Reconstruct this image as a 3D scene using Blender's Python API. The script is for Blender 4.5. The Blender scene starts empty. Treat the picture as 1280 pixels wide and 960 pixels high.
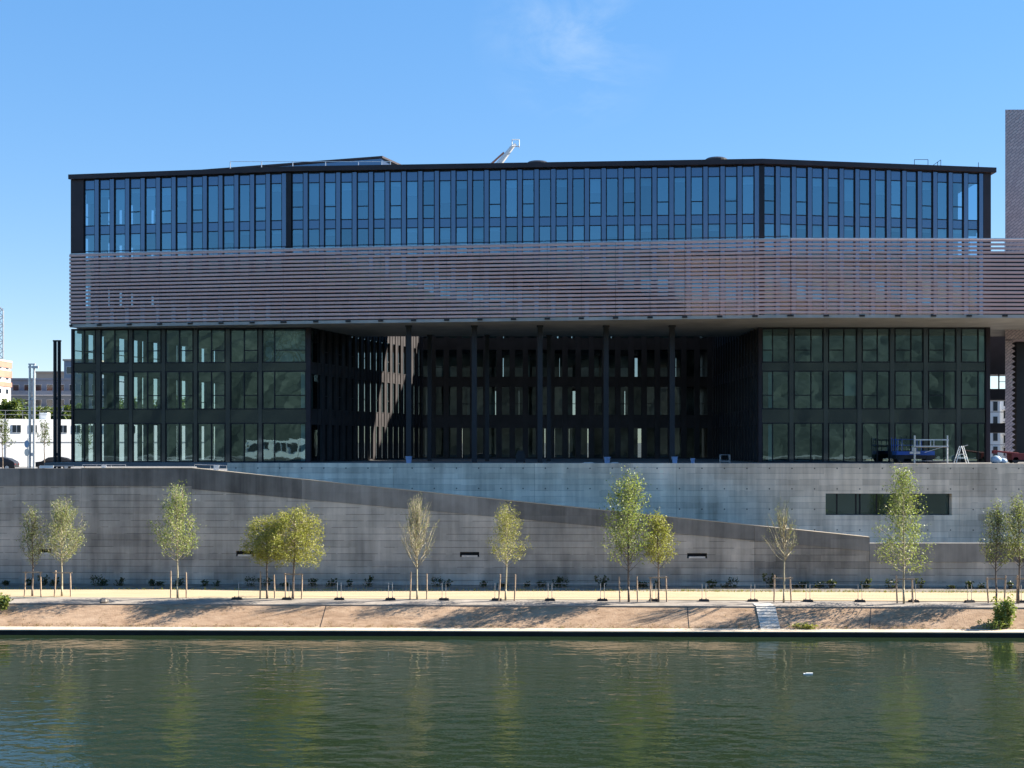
import bpy, bmesh, math, random
from mathutils import Vector, Matrix
random.seed(7)
R = math.radians
C = bpy.context.scene.collection
H0 = 11.5            # camera height above the water
F = 1500.0           # focal length in photo pixels
HZ = 553.0           # horizon row in the photo

def P(px, py, Y):
    return Vector(((px-640)/F*Y, Y, H0-(py-HZ)/F*Y))
def X_at(px, Y): return (px-640)/F*Y
def Z_at(py, Y): return H0-(py-HZ)/F*Y
def slantY(px, Yc, s=-0.03): return Yc/(1-s*(px-640)/F)

# ------------------------------------------------------------------ objects
def settag(o, label=None, cat=None, group=None, kind=None):
    if label: o['label'] = label
    if cat: o['category'] = cat
    if group: o['group'] = group
    if kind: o['kind'] = kind
    return o
def thing(name, label, cat, loc=(0,0,0), group=None):
    o = bpy.data.objects.new(name, None); C.objects.link(o)
    o.location = loc; o.empty_display_size = .3
    return settag(o, label, cat, group)
def wloc(o):
    v = Vector((0,0,0))
    while o is not None:
        v += Vector(o.location); o = o.parent
    return v

class MB:
    def __init__(s): s.v=[]; s.f=[]; s.tone=[]; s.t=0.5
    def face(s, pts):
        b=len(s.v); s.v += [tuple(p) for p in pts]
        s.f.append(tuple(range(b,b+len(pts)))); s.tone.append(s.t)
    def hexa(s, p):   # 8 pts: bottom 4 ccw, top 4 ccw
        b=len(s.v); s.v += [tuple(q) for q in p]
        for q in ((3,2,1,0),(4,5,6,7),(0,1,5,4),(1,2,6,5),(2,3,7,6),(3,0,4,7)):
            s.f.append(tuple(b+i for i in q)); s.tone.append(s.t)
    def box(s,x0,x1,y0,y1,z0,z1):
        s.hexa([(x0,y0,z0),(x1,y0,z0),(x1,y1,z0),(x0,y1,z0),(x0,y0,z1),(x1,y0,z1),(x1,y1,z1),(x0,y1,z1)])
    def fbox(s,fr,u0,u1,v0,v1,z0,z1):  # v outward
        s.hexa([fr.p(u0,v1,z0),fr.p(u1,v1,z0),fr.p(u1,v0,z0),fr.p(u0,v0,z0),
                fr.p(u0,v1,z1),fr.p(u1,v1,z1),fr.p(u1,v0,z1),fr.p(u0,v0,z1)])
    def prism(s,poly,z0,z1):
        n=len(poly); b=len(s.v)
        s.v += [(x,y,z0) for x,y in poly]+[(x,y,z1) for x,y in poly]
        fs=[tuple(b+i for i in reversed(range(n))),tuple(b+n+i for i in range(n))]
        for i in range(n):
            j=(i+1)%n; fs.append((b+i,b+j,b+n+j,b+n+i))
        s.f+=fs; s.tone+=[s.t]*len(fs)
    def tube(s,p,q,r0,r1=None,n=6,cap=True):
        r1=r0 if r1 is None else r1
        p=Vector(p); q=Vector(q); d=q-p
        if d.length<1e-6: return
        d.normalize(); a=d.orthogonal().normalized(); c=d.cross(a)
        b=len(s.v)
        for (o,r) in ((p,r0),(q,r1)):
            for i in range(n):
                t=2*math.pi*i/n; s.v.append(tuple(o+(a*math.cos(t)+c*math.sin(t))*r))
        for i in range(n):
            j=(i+1)%n; s.f.append((b+i,b+j,b+n+j,b+n+i)); s.tone.append(s.t)
        if cap:
            s.f.append(tuple(b+i for i in reversed(range(n)))); s.f.append(tuple(b+n+i for i in range(n))); s.tone+=[s.t]*2
    def path(s,pts,rs,n=6):
        for i in range(len(pts)-1): s.tube(pts[i],pts[i+1],rs[i],rs[i+1],n,cap=(i in(0,len(pts)-2)))
    def lathe(s,cx,cy,prof,n=16):
        b=len(s.v)
        for (r,z) in prof:
            for i in range(n):
                t=2*math.pi*i/n; s.v.append((cx+r*math.cos(t),cy+r*math.sin(t),z))
        m=len(prof)
        for k in range(m-1):
            for i in range(n):
                j=(i+1)%n; s.f.append((b+k*n+i,b+k*n+j,b+(k+1)*n+j,b+(k+1)*n+i)); s.tone.append(s.t)
        s.f.append(tuple(b+i for i in reversed(range(n)))); s.f.append(tuple(b+(m-1)*n+i for i in range(n))); s.tone+=[s.t]*2

def obj(name, mb, mat, parent=None, smooth=False, recalc=True, tone=False):
    me=bpy.data.meshes.new(name)
    off=wloc(parent) if parent is not None else Vector((0,0,0))
    me.from_pydata([tuple(Vector(v)-off) for v in mb.v],[],mb.f)
    if recalc:
        bm=bmesh.new(); bm.from_mesh(me); bmesh.ops.recalc_face_normals(bm,faces=bm.faces); bm.to_mesh(me); bm.free()
    if tone:
        at=me.attributes.new('tone','FLOAT','FACE')
        at.data.foreach_set('value',mb.tone)
    if smooth:
        me.polygons.foreach_set('use_smooth',[True]*len(me.polygons))
    me.materials.append(mat)
    o=bpy.data.objects.new(name,me); C.objects.link(o)
    if parent is not None: o.parent=parent
    return o
def struct(name, mb, mat, **k):
    o=obj(name,mb,mat,**k); o['kind']='structure'; return o
def dup(root, loc, rotz=None, label=None):
    r=root.copy(); C.objects.link(r); r.location=loc
    if rotz is not None: r.rotation_euler=(0,0,rotz)
    if label: r['label']=label
    for ch in list(root.children):
        c=ch.copy(); C.objects.link(c); c.parent=r
        for g in list(ch.children):
            d=g.copy(); C.objects.link(d); d.parent=c
    return r

# ---------------------------------------------------------------- materials
class NT:
    def __init__(s,name):
        s.m=bpy.data.materials.new(name); s.m.use_nodes=True
        s.t=s.m.node_tree; s.t.nodes.clear()
        s.out=s.n('ShaderNodeOutputMaterial')
    def n(s,typ,**k):
        x=s.t.nodes.new(typ)
        for a,b in k.items():
            if a.startswith('i_'):
                x.inputs[a[2:].replace('_',' ')].default_value=b
            else: setattr(x,a,b)
        return x
    def l(s,a,b): s.t.links.new(a,b)
    def noise(s,vec,scale,detail=4,rough=.55):
        x=s.n('ShaderNodeTexNoise'); x.inputs['Scale'].default_value=scale; x.inputs['Detail'].default_value=detail; x.inputs['Roughness'].default_value=rough
        s.l(vec,x.inputs['Vector']); return x.outputs['Fac']
    def pos(s): return s.n('ShaderNodeNewGeometry').outputs['Position']
    def scl(s,vec,sx,sy,sz):
        x=s.n('ShaderNodeMapping'); x.inputs['Scale'].default_value=(sx,sy,sz); s.l(vec,x.inputs['Vector']); return x.outputs['Vector']
    def ramp(s,fac,stops):
        x=s.n('ShaderNodeValToRGB'); e=x.color_ramp.elements
        while len(e)<len(stops): e.new(.5)
        for i,(p,c) in enumerate(stops): e[i].position=p; e[i].color=(*c,1) if len(c)==3 else c
        s.l(fac,x.inputs['Fac']); return x.outputs['Color']
    def math(s,op,a,b=None,clamp=False):
        x=s.n('ShaderNodeMath',operation=op); x.use_clamp=clamp
        for i,q in enumerate((a,b)):
            if q is None: continue
            if isinstance(q,(int,float)): x.inputs[i].default_value=q
            else: s.l(q,x.inputs[i])
        return x.outputs[0]
    def mix(s,fac,a,b,blend='MIX'):
        x=s.n('ShaderNodeMix',data_type='RGBA',blend_type=blend)
        for i,q in ((0,fac),(6,a),(7,b)):
            if isinstance(q,(int,float)): x.inputs[i].default_value=q
            elif isinstance(q,tuple): x.inputs[i].default_value=(*q,1)
            else: s.l(q,x.inputs[i])
        return x.outputs[2]
    def bump(s,h,strength=.3,dist=.05):
        x=s.n('ShaderNodeBump'); x.inputs['Strength'].default_value=strength; x.inputs['Distance'].default_value=dist
        s.l(h,x.inputs['Height']); return x.outputs['Normal']
    def bsdf(s,color,rough=.6,metal=0,spec=.5,normal=None):
        x=s.n('ShaderNodeBsdfPrincipled')
        if isinstance(color,tuple): x.inputs['Base Color'].default_value=(*color,1)
        else: s.l(color,x.inputs['Base Color'])
        if isinstance(rough,(int,float)): x.inputs['Roughness'].default_value=rough
        else: s.l(rough,x.inputs['Roughness'])
        x.inputs['Metallic'].default_value=metal; x.inputs['Specular IOR Level'].default_value=spec
        if normal is not None: s.l(normal,x.inputs['Normal'])
        return x
    def done(s,x): s.l(x.outputs[0],s.out.inputs['Surface']); return s.m

def simple(name,c,rough=.55,metal=0,var=.18,scale=1.5,spec=.5,bump=0):
    t=NT(name); p=t.pos()
    f=t.noise(p,scale,5)
    c0=tuple(max(0,q*(1-var)) for q in c); c1=tuple(min(1,q*(1+var)) for q in c)
    col=t.ramp(f,[(.3,c0),(.7,c1)])
    nrm=t.bump(t.noise(p,scale*8,3),.25,bump) if bump else None
    return t.done(t.bsdf(col,rough,metal,spec,nrm))

def concrete(name,base,warm,pitch,line=.35,holes=0,toneamp=.35,linew=.05):
    """board-marked cast concrete: per-panel tone, board joints, streaks, tie holes"""
    t=NT(name); p=t.pos()
    sep=t.n('ShaderNodeSeparateXYZ'); t.l(p,sep.inputs[0])
    x,z=sep.outputs[0],sep.outputs[2]
    att=t.n('ShaderNodeAttribute',attribute_name='tone').outputs['Fac']
    blot=t.noise(p,.35,5,.6); streak=t.noise(t.scl(p,1.6,1,.12),1.0,5,.6)
    boards=t.n('ShaderNodeTexWhiteNoise',noise_dimensions='2D')
    zi=t.math('FLOOR',t.math('DIVIDE',z,pitch)); xi=t.math('FLOOR',t.math('DIVIDE',t.math('ADD',x,t.math('MULTIPLY',zi,1.37)),3.1))
    cmb=t.n('ShaderNodeCombineXYZ'); t.l(xi,cmb.inputs[0]); t.l(zi,cmb.inputs[1]); t.l(cmb.outputs[0],boards.inputs[0])
    v=t.math('ADD',t.math('MULTIPLY',t.math('SUBTRACT',blot,.5),.65),t.math('MULTIPLY',t.math('SUBTRACT',streak,.5),1.25))
    v=t.math('ADD',v,t.math('MULTIPLY',t.math('SUBTRACT',boards.outputs['Value'],.5),.26))
    v=t.math('ADD',v,t.math('MULTIPLY',t.math('SUBTRACT',att,.5),toneamp*2))
    v=t.math('ADD',v,1.0)
    fr=t.math('FRACT',t.math('DIVIDE',z,pitch))
    lnz=t.math('LESS_THAN',fr,linew)
    brk=t.math('GREATER_THAN',t.noise(t.scl(p,.5,.5,3.0),1.0,3),.44)
    lnz=t.math('MULTIPLY',lnz,brk)
    col=t.mix(t.ramp(blot,[(.35,(0,0,0)),(.65,(1,1,1))]),base,warm)
    sc=t.n('ShaderNodeVectorMath',operation='SCALE'); t.l(col,sc.inputs[0]); t.l(v,sc.inputs['Scale'])
    col=t.mix(t.math('MULTIPLY',lnz,line),sc.outputs[0],(.02,.02,.022))
    h=t.math('ADD',t.math('MULTIPLY',lnz,-.6),t.math('MULTIPLY',t.noise(p,9,4),.3))
    if holes:
        fx=t.math('SUBTRACT',t.math('FRACT',t.math('DIVIDE',x,1.62)),.5); fz=t.math('SUBTRACT',t.math('FRACT',t.math('DIVIDE',z,holes)),.5)
        dx=t.math('MULTIPLY',fx,1.62); dz=t.math('MULTIPLY',fz,holes)
        d=t.math('SQRT',t.math('ADD',t.math('MULTIPLY',dx,dx),t.math('MULTIPLY',dz,dz)))
        hm=t.math('LESS_THAN',d,.055)
        col=t.mix(t.math('MULTIPLY',hm,.75),col,(.015,.015,.02))
    return t.done(t.bsdf(col,.7,0,.35,t.bump(h,.35,.03)))

def glassmat(name,trans,refl,f0=.22,wave=.004,wscale=.5):
    t=NT(name); p=t.pos()
    tr=t.n('ShaderNodeBsdfTransparent'); tr.inputs[0].default_value=(*trans,1)
    gl=t.n('ShaderNodeBsdfGlossy'); gl.inputs['Color'].default_value=(*refl,1); gl.inputs['Roughness'].default_value=.012
    if wave: t.l(t.bump(t.noise(p,wscale,2),1.0,wave),gl.inputs['Normal'])
    lw=t.n('ShaderNodeLayerWeight'); lw.inputs['Blend'].default_value=.5
    orn=t.n('ShaderNodeObjectInfo').outputs['Random']; irn=t.n('ShaderNodeNewGeometry').outputs['Random Per Island']
    var=t.math('MULTIPLY',t.math('SUBTRACT',t.math('ADD',orn,irn),1.0),.11)
    fac=t.math('ADD',t.math('MULTIPLY',t.math('POWER',lw.outputs['Facing'],4),1-f0),t.math('ADD',var,f0),clamp=True)
    mx=t.n('ShaderNodeMixShader'); t.l(fac,mx.inputs[0]); t.l(tr.outputs[0],mx.inputs[1]); t.l(gl.outputs[0],mx.inputs[2])
    return t.done(mx)

def leafmat(name,cols,trans=.4):
    t=NT(name)
    rnd=t.n('ShaderNodeNewGeometry').outputs['Random Per Island']
    n=len(cols); col=t.ramp(rnd,[(i/(n-1),c) for i,c in enumerate(cols)])
    d=t.bsdf(col,.5,0,.4)
    tr=t.n('ShaderNodeBsdfTranslucent'); t.l(t.mix(.5,col,(.25,.3,.02)),tr.inputs[0])
    mx=t.n('ShaderNodeMixShader'); mx.inputs[0].default_value=trans
    t.l(d.outputs[0],mx.inputs[1]); t.l(tr.outputs[0],mx.inputs[2])
    return t.done(mx)

M={}
def frostmat():
    t=NT('frosted partition'); p=t.pos()
    col=t.ramp(t.noise(t.scl(p,.5,.5,.5),1.0,2),[(.3,(.16,.19,.18)),(.7,(.60,.66,.62))])
    d=t.n('ShaderNodeBsdfDiffuse'); t.l(col,d.inputs[0]); tr=t.n('ShaderNodeBsdfTranslucent'); t.l(col,tr.inputs[0])
    mx=t.n('ShaderNodeMixShader'); mx.inputs[0].default_value=.6; t.l(d.outputs[0],mx.inputs[1]); t.l(tr.outputs[0],mx.inputs[2])
    return t.done(mx)
def opaqueglass(name,base,refl,f0):
    t=NT(name); p=t.pos()
    d=t.bsdf(base,.5,0,.2)
    gl=t.n('ShaderNodeBsdfGlossy'); gl.inputs['Color'].default_value=(*refl,1); gl.inputs['Roughness'].default_value=.05
    t.l(t.bump(t.noise(p,.5,2),1.0,.003),gl.inputs['Normal'])
    mx=t.n('ShaderNodeMixShader'); mx.inputs[0].default_value=f0
    t.l(d.outputs[0],mx.inputs[1]); t.l(gl.outputs[0],mx.inputs[2])
    return t.done(mx)
M['dark']=simple('dark bronze frame',(.012,.012,.017),.45,.3,.3)
M['rust']=simple('brown black panel',(.030,.020,.024),.5,.2,.25,.8)
M['fin']=opaqueglass('blue grey fin',(.040,.046,.066),(.46,.66,.92),.20)
M['wingfin']=opaqueglass('dark grey fin',(.024,.026,.030),(.55,.72,.78),.15)
M['courtfin']=simple('dark court fin',(.048,.043,.044),.5,.2,.3,.7)
M['spandrel']=opaqueglass('blue black spandrel glass',(.024,.034,.052),(.42,.66,.95),.22)
M['spandrel_low']=opaqueglass('black spandrel glass',(.012,.014,.016),(.52,.70,.74),.15)
M['glass_up']=glassmat('upper blue glass',(.30,.44,.55),(.42,.78,1.0),.30,.0025,.45)
M['glass_low']=glassmat('lower green glass',(.42,.58,.59),(.56,.84,.86),.26,.004,.6)
M['glass_court']=glassmat('court glass',(.30,.36,.36),(.6,.7,.75),.10,.003,.6)
M['frost']=frostmat()
def reflectmat():  # bright wavy window reflection, painted as a colour ramp
    t=NT('painted reflection'); p=t.pos()
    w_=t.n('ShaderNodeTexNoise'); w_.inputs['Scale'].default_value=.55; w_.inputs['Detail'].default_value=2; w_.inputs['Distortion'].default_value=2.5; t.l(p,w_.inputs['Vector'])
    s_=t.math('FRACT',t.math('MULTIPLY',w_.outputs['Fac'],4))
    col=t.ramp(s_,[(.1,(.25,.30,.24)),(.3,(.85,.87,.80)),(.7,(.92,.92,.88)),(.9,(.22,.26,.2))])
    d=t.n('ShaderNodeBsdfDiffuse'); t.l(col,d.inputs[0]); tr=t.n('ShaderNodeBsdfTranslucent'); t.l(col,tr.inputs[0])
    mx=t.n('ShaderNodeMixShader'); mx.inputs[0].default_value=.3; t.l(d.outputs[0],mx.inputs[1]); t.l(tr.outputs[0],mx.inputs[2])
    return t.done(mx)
M['sheet']=reflectmat()
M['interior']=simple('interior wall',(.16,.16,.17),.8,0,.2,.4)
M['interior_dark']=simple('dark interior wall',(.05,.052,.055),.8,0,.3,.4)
M['slab']=simple('concrete slab',(.20,.20,.21),.8,0,.2,.5)
M['blind_and_gleam']=simple('pale blind and gleam',(.55,.66,.60),.7,0,.08,.5)  # roller blinds, plus panels that imitate bright reflections
M['soffit']=simple('grey soffit',(.42,.40,.37),.6,.1,.18,.5)
M['column']=simple('blue black column',(.020,.020,.024),.5,.1,.2)
M['roof']=simple('roof gravel',(.2,.19,.18),.9)
M['steel']=simple('galvanised steel',(.45,.46,.48),.4,.7,.2,4)
M['alu']=simple('bare aluminium',(.62,.64,.66),.35,.6,.15,4)
M['wood']=simple('stake wood',(.42,.30,.20),.75,0,.3,6)
M['bark']=simple('young bark',(.16,.12,.09),.8,0,.4,7)
M['bark_pale']=simple('pale bark',(.36,.31,.20),.75,0,.3,7)
M['rubber']=simple('black rubber',(.02,.02,.022),.7,0,.3,5)
M['white']=simple('white paint',(.78,.78,.76),.5,0,.06,.6)
M['offwhite']=simple('off white render',(.62,.60,.58),.7,0,.1,.4)
M['blue']=simple('blue lift paint',(.015,.10,.38),.35,0,.15,1)
M['binblue']=simple('pale blue plastic',(.30,.40,.62),.45,0,.12,2)
M['red']=simple('red lift paint',(.14,.012,.016),.5,0,.2,1)
M['black']=simple('matt black',(.012,.012,.014),.6,0,.3,2)
M['signblue']=simple('sign back grey blue',(.30,.42,.55),.5,0,.1,2)
M['orange']=simple('orange cladding',(.42,.19,.13),.6,0,.15,.3)
M['greyblue']=simple('grey blue render',(.20,.23,.28),.8,0,.15,.1)
M['tan']=simple('tan roof',(.45,.34,.26),.8,0,.15,.2)
M['winglass']=simple('dark window glass',(.02,.028,.036),.1,0,.3,.4,.7)
M['pathsand']=None

def brickmat():
    t=NT('herringbone brick'); p=t.pos()
    b=t.n('ShaderNodeTexBrick'); b.offset=.5
    mp=t.n('ShaderNodeMapping'); mp.inputs['Rotation'].default_value=(0,R(38),0); t.l(p,mp.inputs['Vector'])
    sw=t.n('ShaderNodeSeparateXYZ'); t.l(mp.outputs[0],sw.inputs[0]); cb=t.n('ShaderNodeCombineXYZ'); t.l(sw.outputs[0],cb.inputs[0]); t.l(sw.outputs[2],cb.inputs[1])
    t.l(cb.outputs[0],b.inputs['Vector'])
    b.inputs['Color1'].default_value=(.52,.40,.40,1); b.inputs['Color2'].default_value=(.64,.51,.50,1); b.inputs['Mortar'].default_value=(.30,.25,.26,1)
    b.inputs['Scale'].default_value=1.0; b.inputs['Brick Width'].default_value=.5; b.inputs['Row Height'].default_value=.2; b.inputs['Mortar Size'].default_value=.025
    return t.done(t.bsdf(b.outputs['Color'],.7,0,.3,t.bump(b.outputs['Fac'],.4,-.03)))
M['brick']=brickmat()
def louvremat():
    t=NT('louvre bronze'); p=t.pos()
    att=t.n('ShaderNodeAttribute',attribute_name='tone').outputs['Fac']
    f=t.math('ADD',t.math('MULTIPLY',att,.18),t.math('MULTIPLY',t.noise(t.scl(p,.3,.3,3),1.0,3),.7))
    col=t.ramp(f,[(.2,(.68,.42,.37)),(.8,(.80,.54,.49))])
    return t.done(t.bsdf(col,.5,0,.25))
M['louvre']=louvremat()
def sandmat():
    t=NT('sandy gravel path'); p=t.pos()
    f=t.noise(t.scl(p,.35,1.5,1),1.0,6,.65); g=t.noise(p,14,3)
    col=t.mix(.35,t.ramp(f,[(.3,(.36,.265,.16)),(.7,(.48,.375,.25))]),t.ramp(g,[(.3,(.32,.24,.135)),(.7,(.54,.44,.29))]))
    return t.done(t.bsdf(col,.9,0,.2,t.bump(g,.4,.03)))
M['pathsand']=sandmat()
def bankmat():
    t=NT('weathered revetment'); p=t.pos()
    a=t.noise(t.scl(p,.25,.6,.6),1.0,6,.6); b=t.noise(t.scl(p,1.2,2.5,4.0),1.0,6,.65); g=t.noise(p,10,4,.6)
    col=t.ramp(a,[(.3,(.24,.15,.09)),(.5,(.33,.22,.14)),(.72,(.43,.305,.205))])
    col=t.mix(.5,col,t.ramp(b,[(.3,(.13,.08,.047)),(.5,(.33,.22,.14)),(.75,(.50,.365,.25))]))
    sep=t.n('ShaderNodeSeparateXYZ'); t.l(p,sep.inputs[0])
    zz=t.math('ADD',sep.outputs[2],t.math('MULTIPLY',t.math('SUBTRACT',b,.5),.5))
    low=t.ramp(zz,[(.20,(1,1,1)),(.42,(0,0,0))])
    col=t.mix(t.math('MULTIPLY',low,.6),col,(.16,.085,.045))
    return t.done(t.bsdf(col,.9,0,.2,t.bump(t.math('ADD',b,t.math('MULTIPLY',g,.9)),.8,.035)))
M['bank']=bankmat()
M['soil']=simple('dark planting soil',(.19,.165,.135),.95,0,.35,1.2,.2,.05)
M['shoulder']=simple('grey weathered shoulder',(.27,.235,.20),.9,0,.28,.9,.2,.04)
M['coping']=simple('pale stone coping',(.50,.42,.32),.75,0,.14,.8,.3,.01)
M['quaydark']=simple('wet dark quay wall',(.012,.012,.011),.6,0,.5,1.2,.4,.03)
M['stairconc']=simple('pale stair concrete',(.48,.45,.40),.85,0,.22,2,.3,.02)
M['paving']=simple('terrace paving',(.16,.155,.15),.8,0,.2,.4)
M['ground']=simple('street ground',(.14,.135,.13),.9,0,.3,.05)
M['upperwall']=concrete('pale board concrete',(.66,.56,.44),(.70,.60,.485),.42,.34,1.48,.17,.08)
M['lowerwall']=concrete('dark board concrete',(.32,.295,.255),(.43,.385,.325),.46,.62,0,.32,.075)
M['parapet']=concrete('smooth dark concrete',(.185,.175,.16),(.235,.222,.20),1.6,.12,0,.36,.02)
def watermat():
    t=NT('river water'); p=t.pos()
    n1=t.noise(t.scl(p,.36,.62,1),1.0,2,.5); n2=t.noise(t.scl(p,1.05,1.75,1),1.0,3,.45); n3=t.noise(t.scl(p,.06,.12,1),1.0,2)
    w=t.n('ShaderNodeTexWave'); 
    h=t.math('ADD',t.math('MULTIPLY',n1,1.0),t.math('MULTIPLY',n2,.62))
    sepw=t.n('ShaderNodeSeparateXYZ'); t.l(p,sepw.inputs[0])
    sh=t.n('ShaderNodeMapRange'); sh.inputs['From Min'].default_value=44; sh.inputs['From Max'].default_value=70; sh.inputs['To Min'].default_value=1.0; sh.inputs['To Max'].default_value=.34; t.l(sepw.outputs[1],sh.inputs['Value'])
    calm=t.math('MULTIPLY',t.math('ADD',.35,t.math('MULTIPLY',n3,1.3)),sh.outputs[0])
    h=t.math('MULTIPLY',h,calm)
    t.t.nodes.remove(w)
    b=t.bsdf((.014,.024,.011),.04,0,.5,t.bump(h,1.0,.09))
    b.inputs['IOR'].default_value=1.333
    return t.done(b)
M['water']=watermat()
M['leaf_a']=leafmat('grey green leaves',[(.09,.12,.04),(.18,.21,.07),(.26,.29,.12),(.38,.40,.22)],.45)
M['leaf_b']=leafmat('fresh green leaves',[(.10,.15,.035),(.19,.26,.055),(.29,.35,.09),(.42,.45,.20)],.45)
M['leaf_y']=leafmat('yellow green leaves',[(.20,.20,.03),(.32,.31,.06),(.42,.40,.10),(.26,.28,.06)],.45)
M['leaf_t']=leafmat('sparse buds',[(.30,.33,.11),(.42,.42,.18),(.26,.31,.09)],.45)
M['leaf_d']=leafmat('dark shrub leaves',[(.012,.02,.008),(.03,.045,.015),(.05,.07,.025)],.25)
M['weed']=leafmat('reddish weeds',[(.16,.07,.03),(.24,.12,.05),(.12,.13,.04)],.3)
M['leaf_s']=leafmat('street tree leaves',[(.03,.06,.012),(.07,.11,.02),(.11,.15,.035)],.35)

# ------------------------------------------------------------ light, camera
SE,SA=R(34.5),R(14)
sun_dir=Vector((math.cos(SE)*math.cos(SA),math.cos(SE)*math.sin(SA),math.sin(SE)))
w=bpy.data.worlds.new('World'); bpy.context.scene.world=w; w.use_nodes=True
nt=w.node_tree; nt.nodes.clear()
sky=nt.nodes.new('ShaderNodeTexSky'); sky.sky_type='NISHITA'; sky.sun_disc=False
sky.sun_elevation=SE; sky.sun_rotation=R(90)-SA; sky.air_density=1.0; sky.dust_density=0.0; sky.ozone_density=6.0; sky.altitude=180
bg=nt.nodes.new('ShaderNodeBackground'); bg.inputs['Strength'].default_value=.14
wo=nt.nodes.new('ShaderNodeOutputWorld')
gm=nt.nodes.new('ShaderNodeGamma'); gm.inputs['Gamma'].default_value=.4; nt.links.new(sky.outputs[0],gm.inputs['Color'])
hs=nt.nodes.new('ShaderNodeHueSaturation'); hs.inputs['Saturation'].default_value=1.90; hs.inputs['Hue'].default_value=.511
nt.links.new(gm.outputs[0],hs.inputs['Color'])
# the sky close to the sun keeps its own pale colour
bw=nt.nodes.new('ShaderNodeRGBToBW'); nt.links.new(sky.outputs[0],bw.inputs[0])
au=nt.nodes.new('ShaderNodeMapRange'); au.inputs['From Min'].default_value=5.5; au.inputs['From Max'].default_value=16; nt.links.new(bw.outputs[0],au.inputs['Value'])
sc2=nt.nodes.new('ShaderNodeVectorMath'); sc2.operation='SCALE'; sc2.inputs['Scale'].default_value=.55; nt.links.new(sky.outputs[0],sc2.inputs[0])
amx=nt.nodes.new('ShaderNodeMix'); amx.data_type='RGBA'; nt.links.new(au.outputs[0],amx.inputs[0]); nt.links.new(hs.outputs[0],amx.inputs[6]); nt.links.new(sc2.outputs[0],amx.inputs[7])
# a faint wisp of cirrus high in the sky
tc=nt.nodes.new('ShaderNodeTexCoord'); nn=nt.nodes.new('ShaderNodeTexNoise'); nn.inputs['Scale'].default_value=9; nn.inputs['Detail'].default_value=6; nn.inputs['Roughness'].default_value=.6; nn.inputs['Distortion'].default_value=.6
mpp=nt.nodes.new('ShaderNodeMapping'); mpp.inputs['Rotation'].default_value=(0,R(35),0); mpp.inputs['Scale'].default_value=(1.0,1,2.2); nt.links.new(tc.outputs['Generated'],mpp.inputs[0]); nt.links.new(mpp.outputs[0],nn.inputs['Vector'])
dd=nt.nodes.new('ShaderNodeVectorMath'); dd.operation='DISTANCE'; nt.links.new(tc.outputs['Generated'],dd.inputs[0]); dd.inputs[1].default_value=tuple(Vector((.053,1,.345)).normalized())
mr=nt.nodes.new('ShaderNodeMapRange'); mr.inputs['From Min'].default_value=.085; mr.inputs['From Max'].default_value=.0; nt.links.new(dd.outputs['Value'],mr.inputs['Value'])
nr=nt.nodes.new('ShaderNodeMapRange'); nr.inputs['From Min'].default_value=.42; nr.inputs['From Max'].default_value=.75; nt.links.new(nn.outputs['Fac'],nr.inputs['Value'])
mm=nt.nodes.new('ShaderNodeMath'); mm.operation='MULTIPLY'; nt.links.new(mr.outputs[0],mm.inputs[0]); nt.links.new(nr.outputs[0],mm.inputs[1])
m2=nt.nodes.new('ShaderNodeMath'); m2.operation='MULTIPLY'; m2.inputs[1].default_value=.42; nt.links.new(mm.outputs[0],m2.inputs[0])
mxs=nt.nodes.new('ShaderNodeMix'); mxs.data_type='RGBA'; nt.links.new(m2.outputs[0],mxs.inputs[0]); nt.links.new(amx.outputs[2],mxs.inputs[6]); mxs.inputs[7].default_value=(1.7,1.95,2.1,1)
nt.links.new(mxs.outputs[2],bg.inputs[0]); nt.links.new(bg.outputs[0],wo.inputs[0])
L=bpy.data.lights.new('sun','SUN'); L.energy=4.2; L.angle=R(.53); L.color=(1,.93,.82)
lo=bpy.data.objects.new('sun',L); C.objects.link(lo); lo.rotation_euler=sun_dir.to_track_quat('Z','Y').to_euler()
cam=bpy.data.cameras.new('camera'); co=bpy.data.objects.new('camera',cam); C.objects.link(co)
cam.sensor_fit='HORIZONTAL'; cam.sensor_width=36; cam.lens=36*F/1280; cam.shift_y=(HZ-480)/1280
cam.clip_start=.5; cam.clip_end=6000
co.location=(0,0,H0); co.rotation_euler=(R(90),0,0)
sc=bpy.context.scene; sc.camera=co
sc.view_settings.view_transform='Standard'; sc.view_settings.look='None'; sc.view_settings.gamma=1
sc.view_settings.exposure=1.92
sc.render.engine='CYCLES'
sc.cycles.use_denoising=True
sc.cycles.max_bounces=8; sc.cycles.transparent_max_bounces=24
sc.cycles.caustics_reflective=False; sc.cycles.caustics_refractive=False

# ------------------------------------------------------------ ground & river
Z_PATH=1.5; Z_TER=9.88; Z_STR=8.5
def strip(y0,z0,y1,z1,s0=-.03,s1=-.03,X0=-160,X1=160,n=1):
    """quad strip between two slanted lines"""
    m=MB()
    for i in range(n):
        a=X0+(X1-X0)*i/n; b=X0+(X1-X0)*(i+1)/n
        m.face([(a,y0+s0*a,z0),(b,y0+s0*b,z0),(b,y1+s1*b,z1),(a,y1+s1*a,z1)])
    return m
m=MB(); m.face([(-700,-400,0),(700,-400,0),(700,74,0),(-700,74,0)])
struct('river',m,M['water'])
m=MB()   # street ground: one sheet to the horizon, behind the walls
m.face([(-2500,91,Z_STR),(2500,91,Z_STR),(2500,5200,Z_STR),(-2500,5200,Z_STR)])
struct('ground',m,M['ground'])
YC=71.3; YB=72.3; YS=74.5; YP=76.7; YW=83.8; YU=87.4
SQ=-.018
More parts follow.
